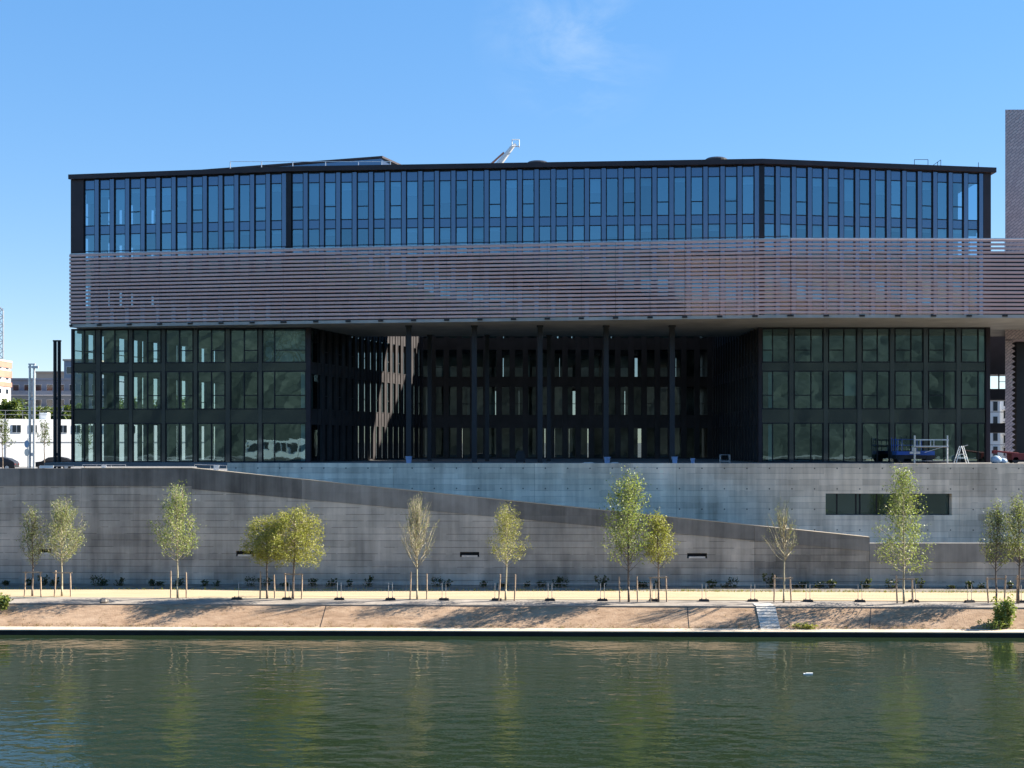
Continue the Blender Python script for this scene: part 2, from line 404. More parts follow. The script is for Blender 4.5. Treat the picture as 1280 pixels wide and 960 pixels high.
struct('quay_wall',(lambda m:(m.face([(-160,YC-.02+SQ*-160,-1),(160,YC-.02+SQ*160,-1),(160,YC-.02+SQ*160,.252),(-160,YC-.02+SQ*-160,.252)]),m)[1])(MB()),M['quaydark'])
m=MB()
x=-60.0
while x<60:
    L_=random.uniform(3.6,4.2); b=min(x+L_,60)
    y0=YC-.08; zt=.31
    m.t=random.random()
    m.hexa([(x+.006,y0+SQ*x,.255),(b,y0+SQ*b,.255),(b,YB+.1+SQ*b,.255),(x+.006,YB+.1+SQ*x,.255),(x+.006,y0+SQ*x,zt),(b,y0+SQ*b,zt),(b,YB+.1+SQ*b,zt),(x+.006,YB+.1+SQ*x,zt)])
    x=b
struct('quay_coping',m,M['coping'])
# revetment: subdivided uneven surface from coping up to the shoulder
m=MB()
NX,NY=260,10
import mathutils
def nz(x,y,z): return mathutils.noise.noise(Vector((x,y,z)))
def bank_pt(X,t):
    y=(YB+SQ*X)*(1-t)+(YS-.03*X)*t
    z=.26*(1-t)+1.37*t
    z+=.035*nz(X*.5,t*2,3)*(1-abs(2*t-1)**3)+.008*nz(X*2,t*6,8)*(1-abs(2*t-1)**3)
    if t<.08: z-=.0
    return (X,y,z)
g=[[bank_pt(-60+120*i/NX,j/NY) for i in range(NX+1)] for j in range(NY+1)]
for j in range(NY):
    for i in range(NX): m.face([g[j][i],g[j][i+1],g[j+1][i+1],g[j+1][i]])
bo=struct('river_bank',m,M['bank'],smooth=False,recalc=False)
bm=bmesh.new(); bm.from_mesh(bo.data); bmesh.ops.remove_doubles(bm,verts=bm.verts,dist=.001); bm.to_mesh(bo.data); bm.free()
bo.data.polygons.foreach_set('use_smooth',[True]*len(bo.data.polygons))
struct('bank_shoulder',strip(YS-.02,1.36,YP,Z_PATH-.03,-.03,-.03,-60,60,40),M['shoulder'])
struct('path',strip(YP-.1,Z_PATH-.004,YW+.3,Z_PATH,-.034,-.03,-120,120),M['pathsand'])
struct('planting_bed',strip(81.0,Z_PATH+.004,YW+.2,Z_PATH+.03,-.03,-.03,-120,120),M['soil'])
# kerb line at the top of the bank
m=MB()
for i in range(30):
    a=-60+4*i; b=a+3.985
    m.hexa([(a,YS-.10-.03*a,1.30),(b,YS-.10-.03*b,1.30),(b,YS+.04-.03*b,1.30),(a,YS+.04-.03*a,1.30),(a,YS-.10-.03*a,1.395),(b,YS-.10-.03*b,1.395),(b,YS+.04-.03*b,1.395),(a,YS+.04-.03*a,1.395)])
struct('bank_kerb',m,M['shoulder'])
# dark expansion joints in the revetment
m=MB()
for (pa,pb) in ((407,399),(858,861),(1085,1084)):
    Xa=X_at(pa,YS); Xb=X_at(pb,YB)
    pts=[]
    for k in range(9):
        t=k/8; X=Xb+(Xa-Xb)*t; q=bank_pt(X,t); pts.append(Vector((q[0],q[1],q[2]+.012)))
    for k in range(8):
        m.face([pts[k]-Vector((.022,0,0)),pts[k]+Vector((.022,0,0)),pts[k+1]+Vector((.022,0,0)),pts[k+1]-Vector((.022,0,0))])
struct('bank_joint',m,M['black'])
# stair down the bank
st=thing('bank_stair','pale concrete stair running down the sloping bank to the water','stair',(X_at(959,73.5),73.4,.3))
m=MB(); x0,x1=X_at(947,73.5),X_at(971,73.5)
def sp(t,x,dz=0): 
    q=bank_pt(x,t); return (x-(1-t)*.12, q[1], .27+(1.385-.27)*t+.05+dz)
m.hexa([sp(0,x0,-.25),sp(0,x1,-.25),sp(1.0,x1,-.25),sp(1.0,x0,-.25),sp(0,x0),sp(0,x1),sp(1.0,x1),sp(1.0,x0)])
m.box(x0,x1,YS-.1-.03*x0,YP-.4-.03*x0,1.36,1.43)
obj('slab',m,M['stairconc'],st)
for k in range(7):
    t0=.06+k*.132; t1=t0+.035
    m=MB(); m.hexa([sp(t0,x0,-.01),sp(t0,x1,-.01),sp(t1,x1,-.01),sp(t1,x0,-.01),sp(t0,x0,.04),sp(t0,x1,.04),sp(t1,x1,.05),sp(t1,x0,.05)]); obj('rib',m,M['stairconc'],st)
# floating litter
m=MB(); p=P(1010,843,H0*F/(843-HZ))
m.box(p.x-.22,p.x+.22,p.y-.07,p.y+.07,-.02,.05); m.box(p.x-.1,p.x+.24,p.y-.05,p.y+.06,.05,.075)
o=obj('floating_litter',m,M['white']); settag(o,'small white piece of litter floating on the river','litter')
# terrace deck and ramp
TER=[(-37.5,96.2),(-23.2,96.2),(-23.2,YU+.2+.03*23.2),(60,YU+.2-.03*60),(60,124),(-24,124)]
m=MB(); m.prism(TER,Z_TER-.3,Z_TER); struct('terrace',m,M['paving'])
m=MB()
m.face([(-60,YW+.4+1.8,9.3),(-20,YW+.4+.6,9.0),(-20,YU-.02+.6,9.0),(-60,YU-.02+1.8,9.3)])
def ramp_top(px): return 585.5 if px<=240 else (585.5+(px-240)*(672-585.5)/(1087-240) if px<1089 else 679)
pts=[]
for px in (240,500,800,1087,1400):
    Ya=slantY(px,YW+.42); Yb=slantY(px,YU-.02); zt=Z_at(ramp_top(px),slantY(px,YW))-1.0
    pts.append(((X_at(px,Ya),Ya,zt),(X_at(px,Yb),Yb,zt)))
for k in range(len(pts)-1): m.face([pts[k][0],pts[k+1][0],pts[k+1][1],pts[k][1]])
struct('ramp',m,M['stairconc'])
# left bit of street deck between low wall and the ground
m=MB(); m.face([(-160,YW+.4+4.8,Z_STR+.004),(-37.5,YW+.4+1.1,Z_STR+.004),(-37.5,91.2,Z_STR+.004),(-160,91.2,Z_STR+.004)])
struct('street_pavement',m,M['ground'])

# -------------------------------------------------------------------- walls
def wall_mesh(Yc,segs,topf,z0,holes,thick=.4,depth=.4,off=0.0,zlow=None):
    """front/top/back sheets of a slanted wall; segs: list of px joints; holes: (pxa,pxb,pya,pyb)"""
    m=MB()
    def pt(px,z,d=0):
        Y=slantY(px,Yc)+d+off; 
        return (X_at(px,slantY(px,Yc)),Y,z)
    for i in range(len(segs)-1):
        a,b=segs[i],segs[i+1]; m.t=random.random()
        g=.24 if i>0 else 0
        a2=a+g
        cuts=[a2,b]; hs=[h for h in holes if h[0]>=a and h[1]<=b]
        for h in hs: cuts+= [h[0],h[1]]
        cuts=sorted(cuts)
        tz=lambda px: topf(px)
        bz=(lambda px:z0) if zlow is None else zlow
        for k in range(len(cuts)-1):
            c,d=cuts[k],cuts[k+1]
            hh=[h for h in hs if abs(h[0]-c)<.01 and abs(h[1]-d)<.01]
            if hh:
                h=hh[0]; Yh=slantY((c+d)/2,Yc); zb=Z_at(h[3],Yh); zt=Z_at(h[2],Yh)
                m.face([pt(c,bz(c)),pt(d,bz(d)),pt(d,zb),pt(c,zb)])
                m.face([pt(c,zt),pt(d,zt),pt(d,tz(d)),pt(c,tz(c))])
                m.face([pt(c,zb),pt(d,zb),pt(d,zb,depth),pt(c,zb,depth)])
                m.face([pt(c,zt,depth),pt(d,zt,depth),pt(d,zt),pt(c,zt)])
                m.face([pt(c,zb),pt(c,zb,depth),pt(c,zt,depth),pt(c,zt)])
                m.face([pt(d,zb,depth),pt(d,zb),pt(d,zt),pt(d,zt,depth)])
            else:
                m.face([pt(c,bz(c)),pt(d,bz(d)),pt(d,tz(d)),pt(c,tz(c))])
            m.face([pt(c,tz(c)),pt(d,tz(d)),pt(d,tz(d),thick),pt(c,tz(c),thick)])
            if not hh: m.face([pt(d,bz(d),thick),pt(c,bz(c),thick),pt(c,tz(c),thick),pt(d,tz(d),thick)])
        m.face([pt(a2,bz(a2),thick),pt(a2,bz(a2)),pt(a2,tz(a2)),pt(a2,tz(a2),thick)])
        m.face([pt(b,bz(b)),pt(b,bz(b),thick),pt(b,tz(b),thick),pt(b,tz(b))])
    return m
lw=thing('ramp_wall','dark board marked concrete wall whose top edge slopes down to the right along the path','wall',(0,YW,Z_PATH))
niches=[(48,64,686.5,693),(295,317,688.5,695.5),(575,599,690,696.5),(859,884,691.5,698),(1141,1164,693,700)]
segsL=[-330,-150,25,102,240,377,632,755,943,1087,1232,1400,1600]
def low_top(px):
    Y=slantY(px,YW)
    if px<=240: return Z_at(585.5+(0 if px>102 else 0),Y)
    if px<=1087: return Z_at(585.5+(px-240)*(672-585.5)/847,Y)
    return Z_at(679,Y)
def par_low(px):   # underside of the darker parapet band
    Y=slantY(px,YW)
    if px<=240: return low_top(px)-1.25
    if px<=1087: return low_top(px)-(1.45-.5*(px-240)/847)
    return low_top(px)-1.3
m=wall_mesh(YW,segsL,lambda px:par_low(px)-.004,Z_PATH-.3,niches)
obj('wall',m,M['lowerwall'],lw,recalc=False,tone=True)
m=wall_mesh(YW,[-329,240,1086.9,1087.1,1599],lambda px:low_top(px)-.03,Z_PATH,[(a-1.5,b+1.5,c-1.5,d+1.5) for a,b,c,d in niches],.2,.2,.13)
obj('joint_backing',m,M['black'],lw,recalc=False)
m=wall_mesh(YW,segsL,low_top,0,[],.43,.4,-.03,par_low)
obj('parapet',m,M['parapet'],lw,recalc=False,tone=True)
m=MB()
for (pa,pb) in ((102,240),(240,377),(377,632),(632,755),(755,943),(943,1087)):
    Ya,Yb_=slantY(pa,YW),slantY(pb,YW); Xa_,Xb_=X_at(pa,Ya),X_at(pb,Yb_); za_,zb_=low_top(pa)+.002,low_top(pb-.01)+.002
    m.hexa([(Xa_,Ya-.05,za_),(Xb_,Yb_-.05,zb_),(Xb_,Yb_+.42,zb_),(Xa_,Ya+.42,za_),(Xa_,Ya-.05,za_+.05),(Xb_,Yb_-.05,zb_+.05),(Xb_,Yb_+.42,zb_+.05),(Xa_,Ya+.42,za_+.05)])
obj('coping',m,M['coping'],lw)
for (a,b,c,d) in niches:
    Y=slantY((a+b)/2,YW); m=MB()
    m.box(X_at(a,Y)-.02,X_at(b,Y)+.02,Y+.34,Y+.38,Z_at(d,Y)-.02,Z_at(c,Y)+.02)
    n_=obj('light_niche',m,M['black'],lw)
    m=MB(); m.box(X_at(a,Y)+.12,X_at(b,Y)-.12,Y+.02,Y+.30,Z_at(d,Y)+.006,Z_at(d,Y)+.13)
    obj('sill_plate',m,M['alu'],n_)
uw=thing('terrace_wall','tall pale grey board marked concrete wall with tie holes and a long dark window','wall',(10,YU,Z_PATH))
segsU=[284,349,492,668,845,975,1199,1400,1700]
holes=[(1032,1190,617,644)]
def up_top(px): return Z_at(579,slantY(640,YU))
m=wall_mesh(YU,segsU,up_top,Z_PATH,holes,.4,.7)
obj('wall',m,M['upperwall'],uw,recalc=False,tone=True)
m=wall_mesh(YU,[285,1699],lambda px:up_top(px)-.03,Z_PATH,[(a-2,b+2,c-2,d+2) for a,b,c,d in holes],.2,.2,.13)
obj('joint_backing',m,M['black'],uw,recalc=False)
wn=MB(); Y=slantY(1111,YU)
xa,xb=X_at(1030,Y),X_at(1192,Y); za,zb=Z_at(645,Y),Z_at(616,Y)
for px in (1032,1048,1072,1077,1098,1150,1189.5):
    X=X_at(px,Y); wn.box(X-.05,X+.05,Y+.42,Y+.50,za,zb)
wn.box(xa,xb,Y+.42,Y+.50,za,za+.10); wn.box(xa,xb,Y+.42,Y+.50,zb-.10,zb)
wo_=obj('window',wn,M['dark'],uw)
g=MB(); g.face([(xa,Y+.46,za),(xb,Y+.46,za),(xb,Y+.46,zb),(xa,Y+.46,zb)])
obj('pane',g,M['glass_low'],wo_)
m=MB(); m.box(xa-1,xb+1,Y+3.2,Y+3.3,za-1,zb+.6); m.box(X_at(1155,Y),X_at(1165,Y),Y+2.2,Y+3,za-.4,za+1.0)
m.box(xa-1,xb+1,Y+.7,Y+3.3,za-1.05,za-.95); m.box(xa-1,xb+1,Y+.7,Y+3.3,zb+.5,zb+.6)
obj('room',m,M['interior'],uw)

# ---------------------------------------------------------- office building
class Fr:
    def __init__(s,A,B):
        s.A=Vector((A[0],A[1])); s.B=Vector((B[0],B[1])); d=s.B-s.A; s.len=d.length; s.u=d/s.len
        s.n=Vector((s.u.y,-s.u.x))
    def p(s,u,v,z):
        q=s.A+s.u*u+s.n*v; return (q.x,q.y,z)
    def upx(s,px):     # distance along the line where it crosses photo column px
        k=(px-640)/F
        return (k*s.A.y-s.A.x)/(s.u.x-k*s.u.y)
    def quad(s,u0,u1,v,z0,z1): return [s.p(u0,v,z0),s.p(u1,v,z0),s.p(u1,v,z1),s.p(u0,v,z1)]
def pl(px,Y): return (X_at(px,Y),Y)
ob=thing('office_building','long dark glass office building with a band of violet grey louvres across its middle','building',(0,97,Z_TER))
U0,U1,U2,U3=pl(89,98.7),pl(361,95.9),pl(952,93.3),pl(1238,96.2)
ZC1,ZC0=33.46,33.08
ZT,ZS1,ZS0=32.24,29.27,28.54
ZB1,ZB0=26.4,24.4
ZG0=22.55; ZF=20.8
blm=MB(); brng=random.Random(21)
stuffwin=MB()        # all the smaller panes together
segs=[(Fr(U0,U1),105,358.2,13,1),(Fr(U1,U2),364.8,949.2,28,0),(Fr(U2,U3),955,1229,14,0)]
for (fr,pa,pb,n,ph) in segs:
    ua,ub=fr.upx(pa),fr.upx(pb); mod=(ub-ua)/n
    sp=MB(); fm=MB()
    for (z0,z1) in ((ZT,ZC0),(ZS0,ZS1)):
        sp.fbox(fr,ua,ub,-.16,-.10,z0+.02,z1-.02)
    obj('spandrel',sp,M['spandrel'],ob)
    sp=MB()
    for (z0,z1) in ((ZB0,ZB1),(ZF,ZG0)): sp.fbox(fr,ua,ub,-.16,-.10,z0+.02,z1-.02)
    obj('spandrel',sp,M['spandrel_low'],ob)
    for z in (ZT,ZS1,ZS0,ZB1,ZB0,ZG0):
        fm.fbox(fr,ua,ub,-.15,-.065,z-.035,z+.035)
    fm.fbox(fr,ua-.02,ub+.02,-.19,-.03,ZC0-.05,ZC0)
    obj('transom',fm,M['dark'],ob)
    for k in range(n):
        u0=ua+k*mod; ug=u0+.70*mod
        f=MB()
        f.fbox(fr,u0-.005,u0+.05,-.15,-.03,ZF+.2,ZC0-.05); f.fbox(fr,ug-.05,ug+.005,-.15,-.03,ZF+.2,ZC0-.05)
        if (k+ph)%2==0: f.fbox(fr,u0+.05,ug-.05,-.15,-.05,ZS1+1.01,ZS1+1.08)
        wi=obj('window',f,M['dark'],ob)
        g=MB(); g.face(fr.quad(u0+.05,ug-.05,-.10,ZS1+.02,ZT-.02))
        obj('pane',g,M['glass_up'],wi,recalc=False)
        if brng.random()<.55:
            dz=brng.choice((.35,.6,.6,1.1,1.7)); blm.fbox(fr,u0+.03,ug-.03,-.32,-.30,ZT-dz,ZT)
        if brng.random()<.5:
            dz=brng.choice((.3,.5,.9)); blm.fbox(fr,u0+.03,ug-.03,-.32,-.30,ZS0-dz,ZS0)
        for (z0,z1) in ((ZB1,ZS0),(ZG0,ZB0)): (setattr(stuffwin,'t',1.0),stuffwin.face(fr.quad(u0+.05,ug-.05,-.10,z0,z1)),setattr(stuffwin,'t',0.0))
        fn=MB(); fn.fbox(fr,ug+.03,u0+mod-.03,-.15,.05,ZF+.2,ZC0-.05)
        obj('fin',fn,M['fin'],ob)
obj('roller_blind',blm,M['blind_and_gleam'],ob)
for (P_,wd,pr) in ((U1,.42,.10),(U2,.42,.10)):
    m=MB(); m.box(P_[0]-wd/2,P_[0]+wd/2,P_[1]-pr,P_[1]+.4,ZF+.2,ZC0-.05); obj('corner_post',m,M['dark'],ob)
fr=segs[0][0]; m=MB(); m.fbox(fr,0,fr.upx(105),-.3,.08,ZF+.2,ZC0); obj('end_panel',m,M['rust'],ob)
fr=segs[2][0]; m=MB(); m.fbox(fr,fr.upx(1229),fr.len,-.6,.08,ZF+.2,ZC0); obj('end_panel',m,M['rust'],ob)
# roof edge and roof
def offs(ptlist,d): return [(x,y-d) for x,y in ptlist]
m=MB()
Rf=offs([U0,U1,U2,U3],.45); Rf[0]=(U0[0]-.12,U0[1]-.35); Rf[3]=(U3[0]+.35,U3[1]-.35)
Rb=[(U3[0]+.35,113.2),(-11,113.2),(-20,112.2),(-29.3,112.2)]
m.prism(Rf+Rb,ZC0,ZC1); obj('roof',m,M['rust'],ob)
m=MB(); m.prism([(x*.985,y+1.5) for x,y in [U0,U1,U2,U3]]+[(U3[0]-.5,112.6),(-10.6,112.6),(-20,111.6),(-29.3,111.6)],ZC1,ZC1+.03); obj('roof_gravel',m,M['roof'],ob)
# interior floors of the upper block
def upoly(inset=.35):
    return [(U0[0]+.6,U0[1]+inset),(U1[0],U1[1]+inset),(U2[0],U2[1]+inset),(U3[0]-.4,U3[1]+inset),(U3[0]-.4,105.1),(20.2,105.1),(-20.5,105.1),(-20.5,110.8),(-29.8,110.8)]
fl=MB()
for (z0,z1) in ((28.62,29.2),(24.6,25.6)): fl.prism(upoly(),z0,z1)
fl.prism([(-14,105.2),(U3[0]-.4,105.2),(U3[0]-.4,113.1),(-10.8,113.1)],25.0,25.6)  # unseen deeper rear storey, added to shade the court's left wall
fl.prism([(-10.8,112.8),(U3[0]-.4,112.8),(U3[0]-.4,113.1),(-10.8,113.1)],25.61,33.07)
obj('floor_slab',fl,M['slab'],ob)
m=MB()
m.box(-21,20,102.2,102.4,21.1,33.06); m.box(20.3,38.5,103.6,103.8,21.1,33.06)
m.box(-14,20,104.9,105.1,21.1,33.07)
for X in (-14,-6,2.5,11,19,27,34):
    m.box(X,X+.12,97.5 if abs(X)<20 else 99,102.2,21.1,33.06)
obj('interior_wall',m,M['interior'],ob)
m=MB()
for X in (-29,-23.5,-18,-12,-6,0,6,12,18,24,30,35.5):
    Yc_=99.9 if X<-20 else 98.3
    m.tube((X,Yc_,21.0),(X,Yc_,33.07),.2,.2,10)
obj('interior_column',m,M['interior'],ob)
# slanting left end wall with slit windows (seen through the glass)
fr=Fr((U0[0]+.45,U0[1]+.4),(-30.6,109.5))
m=MB(); u=0.0
for k in range(9):
    m.fbox(fr,u,u+.75,-.25,0,21.1,33.06); u+=1.28
for (z0,z1) in ((20.9,21.4),(24.5,26.5),(28.5,29.4),(32.2,33.07)): m.fbox(fr,0,fr.len,-.2,-.05,z0,z1)
m.fbox(fr,0,fr.len,-.15,-.10,30.25,30.33)
m.box(-30.7,-20.8,109.4,109.6,21.1,33.06); m.box(-21,-20.85,102.2,109.5,21.1,33.06)
obj('end_wall',m,M['interior'],ob)
# -------- louvre band
B0,B1,B2,B3=pl(87,97.0),pl(354.5,94.3),pl(988,89.5),pl(1345,89.7)
ZL1,ZL0=26.69,21.10
nb=19; pitch=(ZL1-ZL0-.21)/(nb-1)
for (A,B) in ((B0,B1),(B1,B2),(B2,B3)):
    fr=Fr(A,B); m=MB()
    npan=max(1,round(fr.len/2.62)); w_=fr.len/npan
    for k in range(npan):
        for j in range(nb):
            m.t=random.random()
            z=ZL0+j*pitch; u0=k*w_+.012; u1=(k+1)*w_-.012
            # tilted blade: lower edge pushed out, rounded nose
            pr=[(.062,z+.01),(.085,z+.04),(.087,z+.17),(.066,z+.193),(-.03,z+.193),(-.03,z+.04)]
            b=len(m.v); n=len(pr)
            for uu in (u0,u1): m.v += [fr.p(uu,v,zz) for v,zz in pr]
            for i in range(n):
                i2=(i+1)%n; m.f.append((b+i,b+n+i,b+n+i2,b+i2)); m.tone.append(m.t)
            m.f.append(tuple(b+i for i in range(n))); m.f.append(tuple(b+n+i for i in reversed(range(n)))); m.tone+=[m.t]*2
    ls=obj('louvre_screen',m,M['louvre'],ob,tone=True)
    for k in range(npan+1):
        u=min(max(k*w_,.04),fr.len-.04)
        p_=MB(); p_.fbox(fr,u-.010,u+.010,-.012,.012,ZF+.26,ZL1-.02); obj('louvre_post',p_,M['dark'],ls)
        b_=MB(); b_.fbox(fr,max(0,u-.20),min(fr.len,u+.20),.002,.07,ZF+.09,ZF+.22); obj('bracket',b_,M['black'],ls)
# top rail and balcony guard behind the screen
m=MB()
for (A,B) in ((B0,B1),(B1,B2),(B2,B3)):
    fr=Fr(A,B); m.fbox(fr,.02,fr.len-.02,-.10,.04,ZL1+.01,ZL1+.06)
obj('top_rail',m,M['alu'],ob)
m=MB()
G=[(x,y+.75) for x,y in (B0,B1)]+[(B2[0],B2[1]+.75)]
for A,B in zip(G[:-1],G[1:]):
    m.tube((A[0],A[1],27.02),(B[0],B[1],27.02),.03)
    n=int((Vector(A)-Vector(B)).length/2.7)
    for k in range(n+1):
        t=k/n; X=A[0]+(B[0]-A[0])*t; Y_=A[1]+(B[1]-A[1])*t
        m.tube((X,Y_,21.1),(X,Y_,27.02),.02,n=4)
obj('guard_rail',m,M['dark'],ob)
# balcony floor / soffit slab
m=MB(); m.prism([(x,y) for x,y in (B0,B1,B2,B3)]+[(55,105.3),(-14.0,105.3),(-31,107)],ZF,ZF+.24); obj('soffit',m,M['soffit'],ob)
# -------- lower wings
ZG=[(18.0,20.70),(14.22,17.26),(Z_TER+.05,13.05)]
ZSP=[(17.26,18.0),(13.05,14.22)]
LA,LB=pl(90,98.3),pl(384.5,97.0); RA,RB=pl(949.5,97.0),pl(1237.5,97.0)
CB=pl(528,119.75); CR=(RA[0],119.75)
def wing(fr,bays,mids,halves,tag_):
    sp=MB()
    ua,ub=fr.upx(bays[0][0]),fr.upx(bays[-1][1])
    for (z0,z1) in ZSP: sp.fbox(fr,ua,ub,-.16,-.09,z0,z1)
    obj('spandrel',sp,M['spandrel_low'],ob)
    fm=MB(); 
    for z in (17.26,18.0,13.05,14.22,20.70,Z_TER+.05): fm.fbox(fr,ua-.1,ub+.1,-.17,-.05,z-.045,z+.045)
    fm.fbox(fr,0,fr.len,-.3,.0,20.72,ZF)
    obj('transom',fm,M['dark'],ob)
    for i,(a,b) in enumerate(bays):
        u0,u1=fr.upx(a),fr.upx(b)
        for r,(z0,z1) in enumerate(ZG):
            f=MB(); f.fbox(fr,u0,u0+.045,-.17,-.01,z0,z1); f.fbox(fr,u1-.045,u1,-.17,-.01,z0,z1)
            if mids[i]:
                um=fr.upx(mids[i]); f.fbox(fr,um-.035,um+.035,-.17,-.02,z0,z1)
                if r<2:
                    hu=(u0+.07,um-.045) if halves==0 else (um+.045,u1-.07)
                    zz=z0+(z1-z0)*.36
                    f.fbox(fr,hu[0],hu[1],-.17,-.04,zz-.035,zz+.035)
            wi=obj('window',f,M['dark'],ob)
            g=MB(); g.face(fr.quad(u0+.04,u1-.04,-.11,z0,z1)); obj('pane',g,M['glass_low'],wi,recalc=False)
        if i<len(bays)-1:
            u2=fr.upx(bays[i+1][0]); fn=MB(); fn.fbox(fr,u1+.05,u2-.05,-.17,-.03,Z_TER,20.7); obj('fin',fn,M['wingfin'],ob)
frL=Fr(LA,LB); frR=Fr(RA,RB)
wing(frL,[(92,119),(126,160),(166,201),(207,241),(247,281),(288,322),(328,382)],[105,143,184,224,264,305,343],1,'L')
wing(frR,[(953,986),(993,1029),(1036,1071),(1078,1112),(1119,1154),(1161,1195),(1202,1232)],[966,1014,1055,1097,1139,1180.6,1223],0,'R')
m=MB(); m.fbox(frL,-.05,frL.upx(91.6),-.3,.06,Z_TER,ZF); obj('end_post',m,M['rust'],ob)
m=MB(); m.fbox(frL,frL.upx(382.5),frL.len+.25,-.35,.05,Z_TER,ZF); obj('end_post',m,M['rust'],ob)
m=MB(); m.fbox(frR,-.1,frR.upx(952.5),-.3,.06,Z_TER,ZF); obj('end_post',m,M['rust'],ob)
m=MB(); m.fbox(frR,frR.upx(1232.5),frR.len,-.4,.06,Z_TER,ZF); obj('end_post',m,M['rust'],ob)
# wing floors
LE=(LA[0]+.38*21.5,119.8)
PL=[(LA[0]+.3,LA[1]+.3),(LB[0]-.3,LB[1]+.3),(CB[0]-.35,CB[1]),(LE[0]+.3,LE[1])]
PR=[(RA[0]+.3,RA[1]+.3),(RB[0]-.3,RB[1]+.3),(RB[0]-.3,122),(RA[0]+.3,122)]
PB=[(CB[0]-.2,120.1),(CR[0]+.2,120.1),(CR[0]+.2,131),(CB[0]-.2,131)]
m=MB()
for poly in (PL,PR,PB):
    for (z0,z1) in ((17.35,17.9),(13.3,14.0)): m.prism(poly,z0,z1)
m.prism(PB,20.9,21.5); m.prism(PL,20.45,20.72); m.prism(PR,20.45,20.72)
obj('floor_slab',m,M['slab'],ob)
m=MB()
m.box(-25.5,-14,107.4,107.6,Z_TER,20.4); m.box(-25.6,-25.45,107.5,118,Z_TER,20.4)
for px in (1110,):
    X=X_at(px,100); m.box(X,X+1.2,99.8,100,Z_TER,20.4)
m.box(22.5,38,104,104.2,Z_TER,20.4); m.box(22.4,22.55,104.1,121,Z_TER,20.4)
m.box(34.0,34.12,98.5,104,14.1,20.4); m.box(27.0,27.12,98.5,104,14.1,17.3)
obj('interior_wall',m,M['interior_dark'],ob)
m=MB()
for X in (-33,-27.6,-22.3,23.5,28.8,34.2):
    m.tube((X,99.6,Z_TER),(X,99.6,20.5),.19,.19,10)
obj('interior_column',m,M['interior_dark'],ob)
m=MB()  # pale panels added at the end panes, imitating bright sky reflections
m.box(X_at(376.5,97.4),X_at(382,97.4),97.30,97.33,14.3,17.2); m.box(X_at(376.5,97.4),X_at(382,97.4),97.30,97.33,10,13.0)
m.box(X_at(953.5,97.4),X_at(965,97.4),97.30,97.33,18.05,20.6); m.box(X_at(960,97.4),X_at(965.5,97.4),97.30,97.33,14.3,17.2); m.box(X_at(960,97.4),X_at(965.5,97.4),97.30,97.33,10,13.0)
m.box(X_at(1056,97.4),X_at(1096,97.4)-1.2,97.6,97.63,15.3,17.2)
m.box(X_at(1223.5,97.4),X_at(1231,97.4),97.30,97.33,18.05,20.6); m.box(X_at(1223.5,97.4),X_at(1231,97.4),97.30,97.33,14.3,17.2)
obj('blind_and_gleam',m,M['blind_and_gleam'],ob)
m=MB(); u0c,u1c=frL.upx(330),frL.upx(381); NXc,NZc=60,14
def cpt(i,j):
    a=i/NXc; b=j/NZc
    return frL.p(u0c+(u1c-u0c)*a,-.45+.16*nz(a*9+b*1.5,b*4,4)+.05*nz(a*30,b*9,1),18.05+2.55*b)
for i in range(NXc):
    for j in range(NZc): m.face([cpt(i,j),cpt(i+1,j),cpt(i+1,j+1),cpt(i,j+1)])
o=obj('reflection_sheet',m,M['sheet'],ob,recalc=False)  # sheet added behind the pane to carry the painted reflection
# left end wall of the lower wing: piers with open slits
fr=Fr((LA[0]+.25,LA[1]+.35),(LE[0],LE[1]))
m=MB(); u=.95
pat=[(.5,.9),(.25,1.1),(.9,.5),(.25,1.0),(.9,.9),(.3,.5),(1.1,.9),(.3,1.0),(1.2,.5),(.3,.9),(1.0,.6),(.6,.8),(1.2,.6),(2.0,.4)]
for (wd,gap) in pat:
    if u>fr.len-.5: break
    m.fbox(fr,u,min(u+wd,fr.len),-.3,0,Z_TER,20.5); u+=wd+gap
for (z0,z1) in ZSP: m.fbox(fr,0,fr.len,-.25,-.05,z0,z1)
m.fbox(fr,0,fr.len,-.15,-.10,19.0,19.07); m.fbox(fr,0,fr.len,-.15,-.10,15.3,15.37)
obj('end_wall',m,M['rust'],ob)
# -------- courtyard facades
def court(A,B,n,first=0,glassfrac=.60,open_=0.0):
    fr=Fr(A,B); mod=(fr.len-first)/n
    sp=MB(); 
    for (z0,z1) in ((17.1,18.0),(13.0,14.2),(20.75,21.9)): sp.fbox(fr,0,fr.len,-.14,.02,z0,z1)
    sp.fbox(fr,0,fr.len,-.14,.05,Z_TER,Z_TER+.12)
    obj('spandrel',sp,M['courtfin'],ob)
    tr=MB()
    for z in (17.08,18.02,12.98,14.22): tr.fbox(fr,0,fr.len,.02,.06,z-.03,z+.03)
    for k in range(n):
        if k%2: 
            for z in (19.0,15.35): tr.fbox(fr,first+k*mod,first+(k+glassfrac)*mod,-.12,-.02,z-.03,z+.03)
    obj('transom',tr,M['courtfin'],ob)
    fn=MB()
    for k in range(n):
        u0=first+k*mod; fn.fbox(fr,u0+glassfrac*mod,u0+mod,-.16,.09,Z_TER,24.9)
        fn.fbox(fr,u0-.03,u0+.03,.09,.13,Z_TER,24.9)
    o=obj('court_fin',fn,M['courtfin'],ob)
    for k in range(n):
        u0=first+k*mod
        for (z0,z1) in ((Z_TER+.1,13.0),(14.2,17.1),(18.0,20.75),(21.9,24.9)):
            stuffwin.face(fr.quad(u0+.03,u0+glassfrac*mod,-.08,z0,z1))
    for (z0,z1) in ((Z_TER+.1,13.0),(14.2,17.1),(18.0,20.75)):
        if first: stuffwin.face(fr.quad(.1,first-.05,-.08,z0,z1))
    return fr
cl=court(LB,CB,18,1.55)
